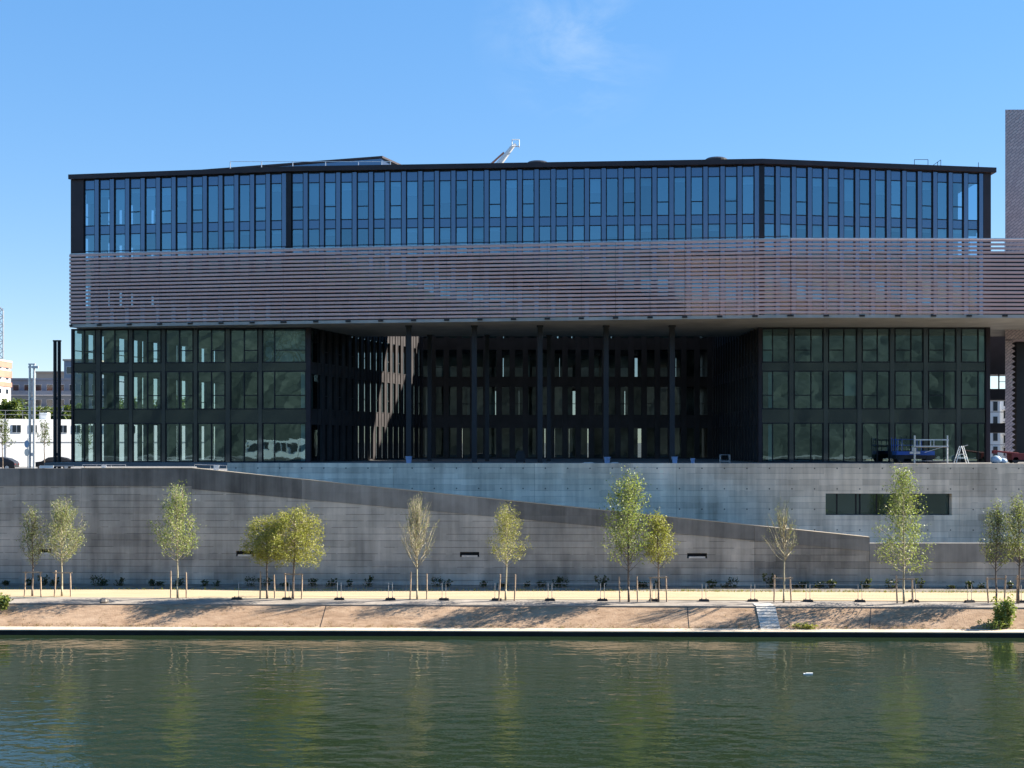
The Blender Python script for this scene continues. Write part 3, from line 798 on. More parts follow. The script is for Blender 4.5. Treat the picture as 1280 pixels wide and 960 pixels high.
m=MB()  # pale panels added to imitate the bright reflected strip by the corner
for (z0,z1) in ((14.3,17.0),(18.1,20.6)): m.fbox(cl,.2,1.45,-.35,-.32,z0,z1)
obj('blind_and_gleam',m,M['blind_and_gleam'],ob)
court(CB,CR,22)
court((CR[0],119.75),(RA[0],97.3),17)
o=obj('window',stuffwin,M['glass_court'],ob,recalc=False); o['kind']='stuff'
o.data.materials.append(M['glass_up']); o.data.polygons.foreach_set('material_index',[int(t) for t in stuffwin.tone])
# rear block rooms: partitions and rear piers
m=MB(); rr=random.Random(3)
for (z0,z1) in ((Z_TER,13.3),(14.0,17.35),(17.9,20.9),(21.5,25)):
    X=CB[0]
    while X<CR[0]-.5:
        wd=rr.uniform(.8,3.2); gp=rr.uniform(.25,1.0)
        yy=rr.uniform(123.5,129.5)
        m.box(X,min(X+wd,CR[0]),yy,yy+.1,z0,z1); X+=wd+gp*.12
obj('frosted_partition',m,M['frost'],ob)
m=MB()
for k in range(17):
    X=CB[0]+k*1.8; m.box(X,X+.7,130.6,131,Z_TER,25)
m.box(CB[0]-.35,CB[0]-.15,120.2,131,Z_TER,25); m.box(CR[0]+.15,CR[0]+.35,120.2,131,Z_TER,25)
for (z0,z1) in ((13.0,14.2),(17.1,18.0),(20.7,21.9),(24.9,25.4)): m.box(CB[0],CR[0],130.5,131.05,z0,z1)
obj('rear_wall',m,M['rust'],ob)
m=MB(); m.prism(PB,24.95,25.4); 
# unseen sloped block at right rear, added to cast the court's diagonal shadow
a=[(115.6,20.8),(115.6,31.8),(123.5,39.6),(123.5,20.8)]
x0,x1=RA[0]+.1,RB[0]-.5
b=len(m.v); m.v+=[(x0,y,z) for y,z in a]+[(x1,y,z) for y,z in a]; na=len(a)
for q in [tuple(range(na)),tuple(range(2*na-1,na-1,-1))]+[(i,na+i,na+(i+1)%na,(i+1)%na) for i in range(na)]: m.f.append(tuple(b+i for i in q)); m.tone.append(.5)
obj('roof_and_shade_block',m,M['rust'],ob)
m=MB(); m.box(RB[0]-.25,RB[0]-.02,97.5,122,Z_TER,20.7); obj('end_wall',m,M['rust'],ob)
# columns of the court
for (px,Yc_,wd) in ((511,95.5,.20),(593,95.5,.20),(675,95.5,.20),(757.5,95.5,.20),(840,95.5,.20),(537,104,.17),(609,104,.17),(686,104,.17)):
    m=MB(); X=X_at(px,Yc_); m.box(X-wd,X+wd,Yc_-wd,Yc_+wd,Z_TER,ZF)
    c=obj('column',m,M['column'],ob)
    bp=MB(); bp.box(X-wd-.06,X+wd+.06,Yc_-wd-.06,Yc_+wd+.06,ZF-.12,ZF-.003); obj('head_plate',bp,M['column'],c)
# bridges to the brick tower (seen in the gap at the right)
m=MB()
for (pa,pb) in ((415,468),(486,500),(529,541)): m.box(RB[0]+.02,47.6,111,114,Z_at(pb,111),Z_at(pa,111))
m.box(RB[0]+.1,41.9,97.5,110.5,ZF+.3,26.9)
obj('footbridge',m,M['dark'],ob)
m=MB(); X=X_at(1248.5,111); m.box(X-.05,X+.05,110.95,111.05,Z_at(486,111),Z_at(468,111)); m.box(X,X+1.2,110.95,111.05,Z_at(477.5,111),Z_at(476.8,111))
for pa in (515,556): m.box(RB[0],47.6,110.9,111,Z_at(pa,111)-.03,Z_at(pa,111)+.02)
obj('bridge_rail',m,M['dark'],ob)
# roof penthouse
Yk=104.6; zr=Z_at(194.8,Yk)
A,B_,C_=(X_at(253,109.8),109.8),(X_at(478,Yk),Yk),(X_at(507,108.6),108.6)
m=MB(); m.prism([A,B_,C_,(C_[0],112),(A[0],112)],zr-.16,zr); pr=obj('penthouse_roof',m,M['rust'],ob)
m=MB(); m.prism([(A[0]+.3,109.95),(B_[0]-.1,Yk+.2),(C_[0]-.4,108.5),(C_[0]-1.2,111.5),(A[0]+1.2,111.5)],33.4,zr-.16); obj('penthouse_wall',m,M['spandrel'],ob)
m=MB()
for px in (288,327,366,407,448,477,488):
    X=X_at(px,103.5); m.box(X-.03,X+.03,103.4,103.5,33.46,Z_at(202,103.5))
m.box(X_at(288,103.5),X_at(490,103.5),103.44,103.47,Z_at(202.4,103.5),Z_at(201.8,103.5))
obj('roof_rail',m,M['alu'],ob)
for (px,py,wd) in ((672,201.8,15),(895,197.2,15)):
    Y_=99.0; X=X_at(px,Y_); r=wd/F*Y_; z=Z_at(py,Y_)
    m=MB(); m.lathe(X,Y_,[(r*.9,33.4),(r,z-.42),(r,z-.22),(r*.8,z-.08),(r*.4,z),(.02,z+.01)],24); obj('roof_vent',m,M['column'],ob)
m=MB(); Y_=99.5
for a_,b_ in (((1143,206),(1143,199.5)),((1143,199.5),(1160,199.5)),((1160,199.5),(1160,206)),((1163,207),(1176,199.8)),((1176,199.8),(1176,208)),((1172,202),(1172,208)),((1223,203),(1223,210))):
    m.tube(P(a_[0],a_[1]+2 if a_[1]>205 else a_[1],Y_),P(b_[0],b_[1]+2 if b_[1]>205 else b_[1],Y_),.025,n=4)
obj('roof_rail',m,M['dark'],ob)

# ------------------------------------------------------------- brick tower
bt=thing('brick_tower','tall violet brown brick tower with a zigzag corner behind the right end of the louvres','building',(46,100,Z_STR))
cx=X_at(1267,99.0); zt=Z_at(137,99.0); lx=X_at(1256.5,99.0)
m=MB(); m.prism([(lx,99.0),(lx+9,98.9),(lx+9,106),(lx+2.9,106)],20.0,zt); obj('wall',m,M['brick'],bt)
m=MB(); z=Z_STR; k=0; hh=.215
def zring(k): o_=.16 if k%2 else -.16; return [(lx+.02,99.05),(cx+o_,99.05),(cx+o_,100.2),(lx+.6,100.2)]
while z<20.0-hh:
    ra,rb=zring(k),zring(k+1)
    for j in range(4):
        j2=(j+1)%4; m.face([(*ra[j],z),(*ra[j2],z),(*rb[j2],z+hh),(*rb[j],z+hh)])
    z+=hh; k+=1
obj('zigzag_pier',m,M['brick'],bt)
m=MB(); m.box(X_at(1265,102.2),lx+9,101.3,102.2,Z_STR,19.95); obj('recess_wall',m,M['black'],bt)
zt_=zt
m=MB(); m.tube((cx+.6,102,zt_),(cx+.6,102,zt_+.7),.03); obj('lightning_rod',m,M['steel'],bt)

# --------------------------------------------------- terrace equipment, site
def at_ter(px,Y): return (X_at(px,Y),Y,Z_TER)
def bin_(px,Y,wd,ht,label,grp=None):
    x,y,z=at_ter(px,Y); t=thing('plastic_bin',label,'bin',(x,y,z),grp)
    m=MB(); r=wd/2
    m.lathe(x,y,[(r*.78,z),(r*.95,z+ht*.9),(r*1.06,z+ht*.9),(r*1.06,z+ht),(r*.9,z+ht),(r*.8,z+ht*.3)],14); obj('tub',m,M['binblue'],t)
    m=MB(); m.tube((x-r,y-.02,z+ht*.6),(x-r*1.08,y,z+ht*.97),.015,n=5); m.tube((x-r*.5,y-r,z+ht*.62),(x+r*.5,y-r,z+ht*.62),.014,n=5); obj('handle',m,M['steel'],t)
bin_(511,92.4,.50,.55,'pale blue bin at the foot of the leftmost column of the court')
bin_(759,92.4,.50,.50,'pale blue bin at the foot of the fourth column from the left')
bin_(843.5,92.4,.46,.52,'pale blue bin at the foot of the rightmost column of the court')
bin_(866,92.4,.34,.40,'small pale blue bin standing free to the right of the last column')
# dark machine silhouette in front of the lit pane
x,y,z=at_ter(650.5,94); t=thing('site_cabinet','dark upright cabinet on the terrace in front of the lit entrance glass','cabinet',(x,y,z))
m=MB(); m.box(x-.36,x+.36,y-.25,y+.25,z+.1,z+.75); obj('body',m,M['black'],t)
m=MB(); m.box(x-.24,x+.26,y-.2,y+.2,z+.75,z+.98); obj('hood',m,M['black'],t)
for s in (-1,1):
    m=MB(); m.tube((x+s*.28,y-.2,z+.06),(x+s*.28,y+.2,z+.06),.06,n=10); obj('wheel',m,M['rubber'],t)
# small metal trolley frame
x,y,z=at_ter(906,92.6); t=thing('metal_trolley','small steel trolley frame on the terrace left of the court corner','trolley',(x,y,z))
m=MB()
for a in (-.36,.36):
    for b in (-.22,.22): m.tube((x+a,y+b,z+.05),(x+a,y+b,z+.68),.02)
m.tube((x-.36,y-.22,z+.66),(x+.36,y-.22,z+.66),.02); m.tube((x-.36,y+.22,z+.66),(x+.36,y+.22,z+.66),.02); obj('frame',m,M['steel'],t)
m=MB(); m.box(x-.36,x+.36,y-.22,y+.22,z+.16,z+.2); obj('shelf',m,M['steel'],t)
# boards lying on the terrace edge
for (px,wd,lab) in ((735,.9,'flat pale board lying on the terrace edge between the third and fourth columns'),(768,.7,'flat pale board lying on the terrace edge beside the fourth column')):
    x,y,z=at_ter(px,91); m=MB(); m.box(x-wd/2,x+wd/2,y-.2,y+.2,z,z+.07); m.box(x-wd/3,x+wd/2.5,y-.15,y+.18,z+.072,z+.12)
    o=obj('timber_board',m,M['alu']); settag(o,lab,'board')
# blue scissor lift
x,y,z=at_ter(1141,94.5); t=thing('scissor_lift','blue scissor lift with folded platform rails behind the scaffold tower','lift',(x,y,z))
k=94.5/F
m=MB(); m.box(x-24*k,x+26*k,y-.5,y+.5,z+.32,z+.62); obj('chassis',m,M['black'],t)
m=MB(); m.box(x-23*k,x+8*k,y-.55,y+.55,z+.64,z+.92); m.box(x+8*k,x+25*k,y-.45,y+.45,z+.55,z+.95); obj('platform',m,M['blue'],t)
for sx in (-18,18):
    for sy in (-.45,.45):
        wm=MB(); wm.tube((x+sx*k,y+sy-.1,z+.26),(x+sx*k,y+sy+.1,z+.26),.26,n=14); obj('wheel',wm,M['rubber'],t)
m=MB()
for px in (-24,-21.5,-16,8):
    for sy in (-.5,.5): m.tube((x+px*k,y+sy,z+.9),(x+px*k,y+sy,z+1.85 if px>-24 else z+2.0),.025)
for zz in (1.4,1.85):
    for sy in (-.5,.5): m.tube((x-24*k,y+sy,z+zz),(x+8*k,y+sy,z+zz),.02)
obj('guard_rail',m,M['blue'],t)
m=MB(); m.box(x-4*k,x+1*k,y-.6,y-.3,z+.92,z+1.22); m.box(x-7*k,x+6*k,y-.6,y-.56,z+.72,z+.90); obj('control_box',m,M['alu'],t)
# aluminium scaffold tower
k=92.0/F; x,y,z=at_ter(1164,92.0); t=thing('scaffold_tower','low aluminium scaffold tower with ladder frames in front of the blue lift','scaffold',(x,y,z))
for (pa,pb) in ((-23,-18.5),(18,22.5)):
    m=MB()
    for pp,sy in ((pa,-.3),(pb,.3)): m.tube((x+pp*k,y+sy,z),(x+pp*k,y+sy,z+2.15),.032)
    for j in range(7): m.tube((x+pa*k,y-.3,z+.2+.29*j),(x+pb*k,y+.3,z+.2+.29*j),.022)
    obj('end_frame',m,M['alu'],t)
m=MB()
for zz in (1.32,1.82): m.box(x-21*k,x+20*k,y-.34,y-.30,z+zz-.045,z+zz+.045)
for px in (-15.5,-2.5,1.5): m.box(x+px*k-.03,x+px*k+.03,y-.335,y-.305,z+1.32,z+1.82)
obj('guard_frame',m,M['alu'],t)
m=MB(); m.tube((x-10*k,y-.3,z+.85),(x+14*k,y-.3,z+1.3),.02); m.tube((x-20*k,y+.3,z+.2),(x+20*k,y-.3,z+.2),.02); obj('brace',m,M['alu'],t)
m=MB(); m.box(x-20*k,x+20*k,y-.28,y+.28,z+1.22,z+1.27); obj('deck',m,M['wood'],t)
# folding ladder
k=91.5/F; x,y,z=at_ter(1202,91.5); t=thing('step_ladder','white aluminium step ladder with a top handle near the right wing','ladder',(x,y,z))
for s,(ax,bx) in (('a',(-8.5,-1.5)),('b',(7.5,1.0))):
    m=MB()
    for sy in (-.25,.25): m.tube((x+ax*k,y+sy,z),(x+bx*k,y+sy*.7,z+1.35),.03)
    for j in range(1,5):
        t_=j/5; m.tube((x+(ax+(bx-ax)*t_)*k,y-.24,z+1.35*t_),(x+(ax+(bx-ax)*t_)*k,y+.24,z+1.35*t_),.025)
    obj('ladder_leg',m,M['white'],t)
m=MB(); m.box(x-5*k,x+5*k,y-.25,y+.25,z+.40,z+.45); m.box(x-2*k,x+2*k,y-.2,y+.2,z+.7,z+.74); obj('tread',m,M['white'],t)
m=MB(); m.tube((x+1*k,y,z+1.3),(x+8*k,y,z+1.42),.03); obj('handle',m,M['steel'],t)
# red boom machine and bags in the gap on the right
x,y,z=at_ter(1265,94.0); t=thing('red_lift','dark red low lift machine at the right edge below the louvre band','lift',(x,y,z))
m=MB(); m.box(x-.2,x+2.2,y-.5,y+.5,z+.25,z+.75); obj('chassis',m,M['red'],t)
m=MB(); m.tube((x+.4,y-.3,z+.72),(x-1.45,y-.2,z+.95),.09,.07,8); m.box(x-1.6,x-1.3,y-.35,y,z+.75,z+1.0); obj('arm',m,M['red'],t)
for sx in (.1,1.8):
    for sy in (-.4,.4):
        m=MB(); m.tube((x+sx,y+sy-.1,z+.24),(x+sx,y+sy+.1,z+.24),.24,n=14); obj('wheel',m,M['rubber'],t)
x,y,z=at_ter(1245,93.0); m=MB()
m.lathe(x,y,[(.30,z),(.42,z+.18),(.40,z+.4),(.22,z+.56),(.05,z+.6)],12); m.lathe(x+.55,y+.1,[(.26,z),(.36,z+.15),(.30,z+.32),(.05,z+.4)],12)
o=obj('rubble_bag',m,M['signblue'],smooth=True); settag(o,'pale grey blue rubble bags heaped in the gap beside the brick tower','bag')

# cherry picker arm above the roof
t=thing('boom_lift','white boom lift arm rising above the roof edge','lift',P(620,207,118))
m=MB(); a,b=P(616,215,118),P(642,181.5,118); m.tube(a,b,.36,.20,8); obj('boom',m,M['white'],t)
m=MB(); m.tube(a+Vector((-.55,.3,.5)),P(630,190.5,118),.11,.09,6); obj('cylinder_rod',m,M['orange'],t)
m=MB(); q=P(644.5,180,118); m.tube(P(641,183,118),q,.14)
for dx in (-.35,.35):
    for dz in (-.3,.35): m.tube(q+Vector((dx,-.3,dz)),q+Vector((dx,.3,dz)),.045)
    m.tube(q+Vector((dx,-.3,-.3)),q+Vector((dx,-.3,.35)),.045)
m.tube(q+Vector((-.35,-.3,.35)),q+Vector((.35,-.3,.35)),.045); m.tube(q+Vector((-.35,-.3,-.3)),q+Vector((.35,-.3,-.3)),.06)
obj('basket',m,M['white'],t)

# ----------------------------------------------------------- fence barriers
zb=Z_PATH-.03
fx=[296,359,424,488,555,621,687.5,753,817.5,880,941,1010,1075,1142,1212,1279]
def footY(px): return slantY(px,76.25)
pts=[(X_at(p,footY(p)),footY(p)) for p in fx]
def zshould(): return 1.36+(Z_PATH-.03-1.36)*(76.25-YS)/(YP-YS)
zf=zshould()
proto=None
for (X,Y_) in pts:
    if proto is None:
        proto=thing('rubber_block','black rubber block foot standing under the low wire fence on the bank top','fence foot',(0,0,0),'rubber feet of the wire fence')
        m=MB(); m.hexa([(-.34,-.12,0),(.34,-.12,0),(.34,.12,0),(-.34,.12,0),(-.29,-.09,.14),(.29,-.09,.14),(.29,.09,.14),(-.29,.09,.14)]); obj('base',m,M['rubber'],proto)
        for s_ in (-.13,.13):
            m=MB(); m.tube((s_,0,.14),(s_,0,.2),.035); obj('socket',m,M['rubber'],proto)
        proto.location=(X,Y_,zf)
    else: dup(proto,(X,Y_,zf),random.uniform(-.25,.25))
for i in range(len(pts)-1):
    (xa,ya),(xb,yb)=pts[i],pts[i+1]
    L_=math.hypot(xb-xa,yb-ya)-.24; ang=math.atan2(yb-ya,xb-xa)
    t=thing('wire_fence','low galvanised wire fence panel standing along the top of the bank','fence',(0,0,0),'wire fence panels on the bank top')
    m=MB()
    for u in (0,L_): m.tube((u,0,.1),(u,0,1.12),.017,n=6)
    m.tube((0,0,1.10),(L_,0,1.10),.007,n=5); m.tube((0,0,.22),(L_,0,.22),.006,n=5)
    obj('frame',m,M['steel'],t)
    m=MB()
    n=int(L_/.22)
    for k in range(1,n): m.tube((L_*k/n,0,.22),(L_*k/n,0,1.10),.0015,n=3,cap=False)
    for k in range(1,4): m.tube((0,0,.22+.22*k),(L_,0,.22+.22*k),.0015,n=3,cap=False)
    obj('wire_mesh',m,M['steel'],t)
    t.location=(xa+.12*math.cos(ang),ya+.12*math.sin(ang),zf); t.rotation_euler=(0,0,ang)

# -------------------------------------------------------------------- trees
def leafquad(m,p,s,rng,el=1.6):
    d=Vector((rng.uniform(-1,1),rng.uniform(-1,1),rng.uniform(-1,1)))
    if d.length<.01: return
    d.normalize(); a=d.orthogonal().normalized()
    a=Matrix.Rotation(rng.uniform(0,6.28),3,d)@a; b=d.cross(a)
    s*=rng.uniform(.7,1.3)
    m.face([p-a*s*.5*el,p+b*s*.42,p+a*s*.5*el,p-b*s*.42])
def tree(px,by,ty,x0,x1,cby,label,leaf='leaf_a',n=2200,ls=.10,bark='bark',style='up',seed=1,nb=26,Yb=None,zb=None,name='young_tree',cat='tree',group=None,r0=.055,lean=0):
    rng=random.Random(seed)
    if name=='young_tree': nb=int(nb*1.35)
    Y=Yb or 10*F/(by-HZ); zbase=Z_PATH if zb is None else zb
    X=X_at(px,Y); k=Y/F
    Ht=Z_at(ty,Y)-zbase; cb=Z_at(cby,Y)-zbase
    hwL=(px-x0)*k; hwR=(x1-px)*k
    t=thing(name,label,cat,(X,Y,zbase),group)
    def prof(s):   # crown half-width factor, s 0..1
        if style=='weep': return max(.15,math.sin(math.pi*min(1,(s*.86+.12)))**.6)
        if style=='cone': return max(.06,(1-s)**.75*min(1,(s+.08)/.2)**.5)
        return max(.08,min(1,((s+.06)/.34))**.6*(1-max(0,(s-.35)/.67))**.62)
    tr=MB(); pts=[]; rs=[]
    nseg=9; wob=Vector((0,0,0)); 
    for i in range(nseg+1):
        f=i/nseg; pts.append(Vector((X+lean*f*f,Y,zbase+Ht*.96*f))+wob); rs.append(r0*(1-f)**.8+.008)
        wob+=Vector((rng.uniform(-.035,.035),rng.uniform(-.035,.035),0))
    pts[0]=Vector((X,Y,zbase-.05)); rs[0]=r0*1.35
    tr.path(pts,rs,7)
    obj('trunk',tr,M[bark],t,smooth=True)
    def trunk_at(h):
        f=min(.999,max(0,h/(Ht*.96)))*nseg; i=int(f); return pts[i].lerp(pts[min(i+1,nseg)],f-i)
    br=MB(); tips=[]
    for b in range(nb):
        s0=(b+rng.random())/nb*.92; az=b*2.399+rng.uniform(-.4,.4)
        h0=cb+(Ht-cb)*s0*(.78 if style!='cone' else .97)
        up={'up':.30,'twig':.46,'weep':.20,'cone':.10}[style]*rng.uniform(.7,1.25)
        s1=min(.985,s0*(.85 if style!='cone' else 1)+up*(1-s0*.4))
        wx=prof(s1)*(rng.uniform(.55,1.22) if style!='twig' else rng.uniform(.7,1.25))
        c,sn=math.cos(az),math.sin(az)
        hw=hwR if c>0 else hwL
        tip=Vector((X+c*hw*wx,Y+sn*(hwL+hwR)/2*wx,zbase+cb+(Ht-cb)*s1))
        st_=trunk_at(h0); mid=st_.lerp(tip,.45)+Vector((c*.12,sn*.12,-.10 if style!='weep' else .18))
        tips.append((st_,mid,tip))
        br.path([st_,mid,tip],[.020 if style!='twig' else .026,.012 if style!='twig' else .018,.004 if style!='twig' else .009],4)
    # twigs
    tw=[]
    for (a,mid,tip) in tips:
        ntw=11 if style!='twig' else 7
        for q in range(ntw):
            f=rng.uniform(.25,1); base=(a.lerp(mid,f*2) if f<.5 else mid.lerp(tip,f*2-1))
            L_=rng.uniform(.25,.7)*(Ht-cb)/4.5
            d=(tip-a).normalized()*.6+Vector((rng.uniform(-1,1),rng.uniform(-1,1),rng.uniform(-.2,1.0)))*.75
            if style=='weep': d+=Vector((0,0,-.9*f))
            if style=='twig': d=(tip-a).normalized()*1.2+Vector((rng.uniform(-.5,.5),rng.uniform(-.5,.5),rng.uniform(.2,1.0)))*.6; L_*=1.5
            d.normalize(); e=base+d*L_
            br.tube(base,e,.006 if style!='twig' else .010,.0025 if style!='twig' else .005,3,cap=False); tw.append((base,e))
    obj('branches',br,M[bark],t,smooth=True)
    cr=MB()
    n=int(n*1.5); ls*=.68; nb=int(nb*1.0)
    for q in range(n):
        a,e=tw[int(rng.random()*len(tw))]
        f=rng.random()**.8; p=a.lerp(e,f)+Vector((rng.gauss(0,.11),rng.gauss(0,.11),rng.gauss(0,.12)))*(Ht/6)
        if style=='weep': p.z-=rng.random()**2*.55
        leafquad(cr,p,ls,rng,2.4 if style=='weep' else 1.5)
    obj('crown',cr,M[leaf],t,recalc=False)
    return t
tree(40.5,745,631,24,58,712,'small grey green sapling at the far left, first of the bank trees','leaf_a',1500,.095,seed=11,nb=22)
tree(77.5,745,624,56,112,708,'broad grey green young tree second from the left end of the path','leaf_a',3000,.095,'bark_pale',seed=12,nb=38)
tree(222,747,608,193,246,706,'tall narrow fresh green young tree standing alone left of the twin willows','leaf_b',2500,.11,'bark_pale',seed=13,nb=34)
tree(334,747.5,640,303,362,706,'left one of the twin yellow green willow trees','leaf_y',4600,.085,style='weep',seed=14,nb=34,r0=.06)
tree(366,748,628,332,406,708,'right taller one of the twin yellow green willow trees','leaf_y',6200,.085,style='weep',seed=15,nb=42,r0=.065)
tree(521.5,748.5,628,496,546,712,'nearly bare young tree with many upswept twigs left of the second wall slot','leaf_t',1100,.06,'bark_pale',style='twig',seed=16,nb=44)
tree(632,749.5,631,610,659,710,'light green oval young tree between the bare tree and the big birch','leaf_y',2300,.085,'bark_pale',seed=17,nb=32)
tree(786,751,590,750,820,716,'tallest dark green birch standing in front of the sloping wall edge','leaf_b',3600,.125,seed=18,nb=40,r0=.06)
tree(823,751,640,800,846,712,'bright yellow green young tree close beside the tallest birch','leaf_y',2800,.10,seed=19,nb=34)
tree(979.5,752,636,950,998,704,'nearly bare twiggy young tree with a wooden cross bar beside the bank stair','leaf_t',420,.065,'bark_pale',style='twig',seed=20,nb=26)
tree(1130,753,588,1086,1162,718,'tall open young tree in front of the long window of the pale wall','leaf_b',3000,.12,'bark_pale',style='cone',seed=21,nb=46,r0=.06)
tree(1245,753,627,1226,1264,716,'pale green slender young tree above the dark bank shrub','leaf_a',1700,.10,seed=22,nb=26)
tree(1273,753,620,1254,1302,712,'pale green young tree cut by the right edge of the photo','leaf_a',2600,.10,seed=23,nb=30)
# stakes
def stake_pair(pa,pb,by,top,label,bar=True):
    Y=10*F/(by-HZ)-.02; t=None
    xa,xb=X_at(pa,Y),X_at(pb,Y); zt=Z_at(top,Y)
    t=thing('tree_stakes',label,'tree stake',((xa+xb)/2,Y,Z_PATH))
    for X in (xa,xb):
        m=MB(); lx_=random.uniform(-.10,.10)
        m.path([Vector((X,Y,Z_PATH-.05)),Vector((X+lx_*.6,Y+.02,(Z_PATH+zt)/2)),Vector((X+lx_,Y,zt+random.uniform(-.12,.12)))],[.05,.048,.042],7); obj('stake',m,M['wood'],t)
    if bar:
        m=MB(); m.box(xa-.1,xb+.1,Y-.075,Y-.045,zt-.14,zt-.05); obj('cross_bar',m,M['wood'],t)
    else:
        m=MB(); m.tube((xa,Y,zt-.25),(xb,Y,zt-.25),.009,n=4); obj('tie_strap',m,M['rubber'],t)
stake_pair(30.5,51.5,745.5,713.5,'pair of wooden stakes holding the small sapling at the far left',True)
stake_pair(68,88.5,745.5,714,'pair of wooden stakes holding the second tree from the left',True)
stake_pair(213.5,233,746.7,714.5,'pair of wooden stakes either side of the lone narrow green tree',False)
stake_pair(325,343.5,747.5,716,'pair of wooden stakes holding the left twin willow',False)
stake_pair(357,377,748,716,'pair of wooden stakes holding the right twin willow',True)
stake_pair(512.5,533.5,748.5,716,'pair of wooden stakes holding the bare tree left of the second wall slot',False)
stake_pair(623.5,643,750,717,'pair of wooden stakes holding the light green oval tree',False)
stake_pair(775,797,751,722,'pair of wooden stakes holding the tallest birch',False)
stake_pair(813,833.5,751,720,'pair of wooden stakes with cross bar holding the bright yellow green tree',True)
stake_pair(967.5,989,751.5,721,'goal shaped wooden stake frame around the twiggy tree by the stair',True)
stake_pair(1121.5,1141.5,753,722,'pair of wooden stakes holding the tall tree in front of the long window',True)
stake_pair(1235.5,1255.5,752.5,721.5,'pair of wooden stakes holding the slender tree above the dark shrub',True)
stake_pair(1271,1290,752.5,721.5,'pair of wooden stakes at the right edge of the photo',True)

# plants at the foot of the lower wall
def clump(name,label,cat,loc,wd,ht,n,leaf,seed,ls=.10,group=None,spread=.5,stems=6):
    rng=random.Random(seed); t=thing(name,label,cat,loc,group); X,Y,Z=loc
    sm=MB(); lm=MB()
    for s in range(stems):
        a=rng.uniform(0,6.28); r=wd*.5*rng.random()**.5
        q=Vector((X+r*math.cos(a),Y+r*spread*math.sin(a),Z+ht*rng.uniform(.55,1)))
        b=Vector((X+.4*r*math.cos(a),Y+.3*r*math.sin(a),Z-.03)); sm.tube(b,q,.012,.004,4,cap=False)
        for k in range(n//stems):
            f=rng.random()**.7; p=b.lerp(q,f)+Vector((rng.gauss(0,.10*wd),rng.gauss(0,.05),rng.gauss(0,.06*ht)))
            p.z=max(p.z,Z+.02); leafquad(lm,p,ls,rng,1.8)
    obj('stems',sm,M['bark'],t); obj('leaves',lm,M[leaf],t,recalc=False)
    return t
wp=[8,36,54,66,120,130,149,190,200,221,255,270,312,331,357,392,412,436,460,545,557,605,630,657,675,695,703,752,800,806,820,888,905,916,962,995,1005,1020,1038,1080,1114,1150,1190,1213,1224,1262]
protos=[]
for i,px in enumerate(wp):
    Y_=slantY(px,82.7); loc=(X_at(px,Y_),Y_,Z_PATH)
    if i<7:
        c=clump('wall_shrub','small dark shrub planted at the foot of the dark sloping wall','shrub',loc,.55+.09*i,.45+.06*(i*3%7),110,'leaf_d',40+i,.10,'small shrubs along the wall foot',.3,7)
        protos.append(c)
    else:
        c=dup(protos[(i*5)%7],loc,0); c.scale=(random.uniform(.7,1.3),1,random.uniform(.7,1.35))
# grassy tufts along the lit edge of the path
lm=MB(); rng=random.Random(5)
for i in range(1500):
    px=rng.uniform(0,1300)
    if px<850 and rng.random()<.6: continue
    Y_=slantY(px,80.9)+rng.gauss(0,.12); X=X_at(px,Y_)
    for k in range(2):
        d=Vector((rng.uniform(-.12,.12),rng.uniform(-.05,.05),rng.uniform(.06,.22)))
        p=Vector((X+rng.uniform(-.05,.05),Y_,Z_PATH)); lm.face([p-Vector((.015,0,0)),p+Vector((.015,0,0)),p+d])
o=obj('verge_grass',lm,M['leaf_y'],recalc=False); settag(o,'thin dry grass along the back edge of the sandy path','grass',None,'stuff')
# weeds along the foot and face of the bank
lm=MB(); rng=random.Random(9)
for i in range(900):
    X=rng.uniform(-45,45); tt=abs(rng.gauss(0,.07)) if rng.random()<.8 else rng.random()**2
    if tt>1: continue
    q=Vector(bank_pt(X,tt))+Vector((0,0,.05-tt*.05))
    for k in range(3):
        d=Vector((rng.uniform(-.10,.10),rng.uniform(-.10,.02),rng.uniform(.03,.13))); p=q+Vector((rng.uniform(-.08,.08),0,0))
        lm.face([p-Vector((.012,0,0)),p+Vector((.012,0,0)),p+d])
o=obj('bank_weeds',lm,M['weed'],recalc=False); settag(o,'sparse reddish brown weeds along the foot of the sloping bank','weeds',None,'stuff')
# shrubs on the bank
q=P(1250,790,72.2); clump('bank_shrub','dense dark green shrub growing on the bank at the right','shrub',(X_at(1253,72.6),72.6-.4,.35),1.25,1.9,1900,'leaf_b',71,.10,None,.6,18)
clump('bank_shrub','low straggly green bush spreading left of the dense bank shrub','shrub',(X_at(1240,72.2),71.9,.3),2.1,.75,500,'leaf_b',72,.09,None,.4,12)
clump('bank_shrub','low dry tuft at the foot of the bank right of the stair','shrub',(X_at(1008,72.2),71.95,.32),1.9,.35,420,'leaf_y',73,.07,None,.3,14)
clump('bank_shrub','bright green bush at the left edge of the bank','shrub',(X_at(-1,74),74.4,1.15),.9,1.0,700,'leaf_b',74,.11,None,.6,12)
# stone on the shoulder
for (px,py,lab) in ((130,748.5,'small grey stone lying on the bank top below the left trees'),):
    Y_=75.6; X=X_at(px,Y_); m=MB(); m.lathe(X,Y_,[(.22,1.40),(.30,1.50),(.24,1.66),(.1,1.72)],7); o=obj('stone',m,M['shoulder']); settag(o,lab,'stone')

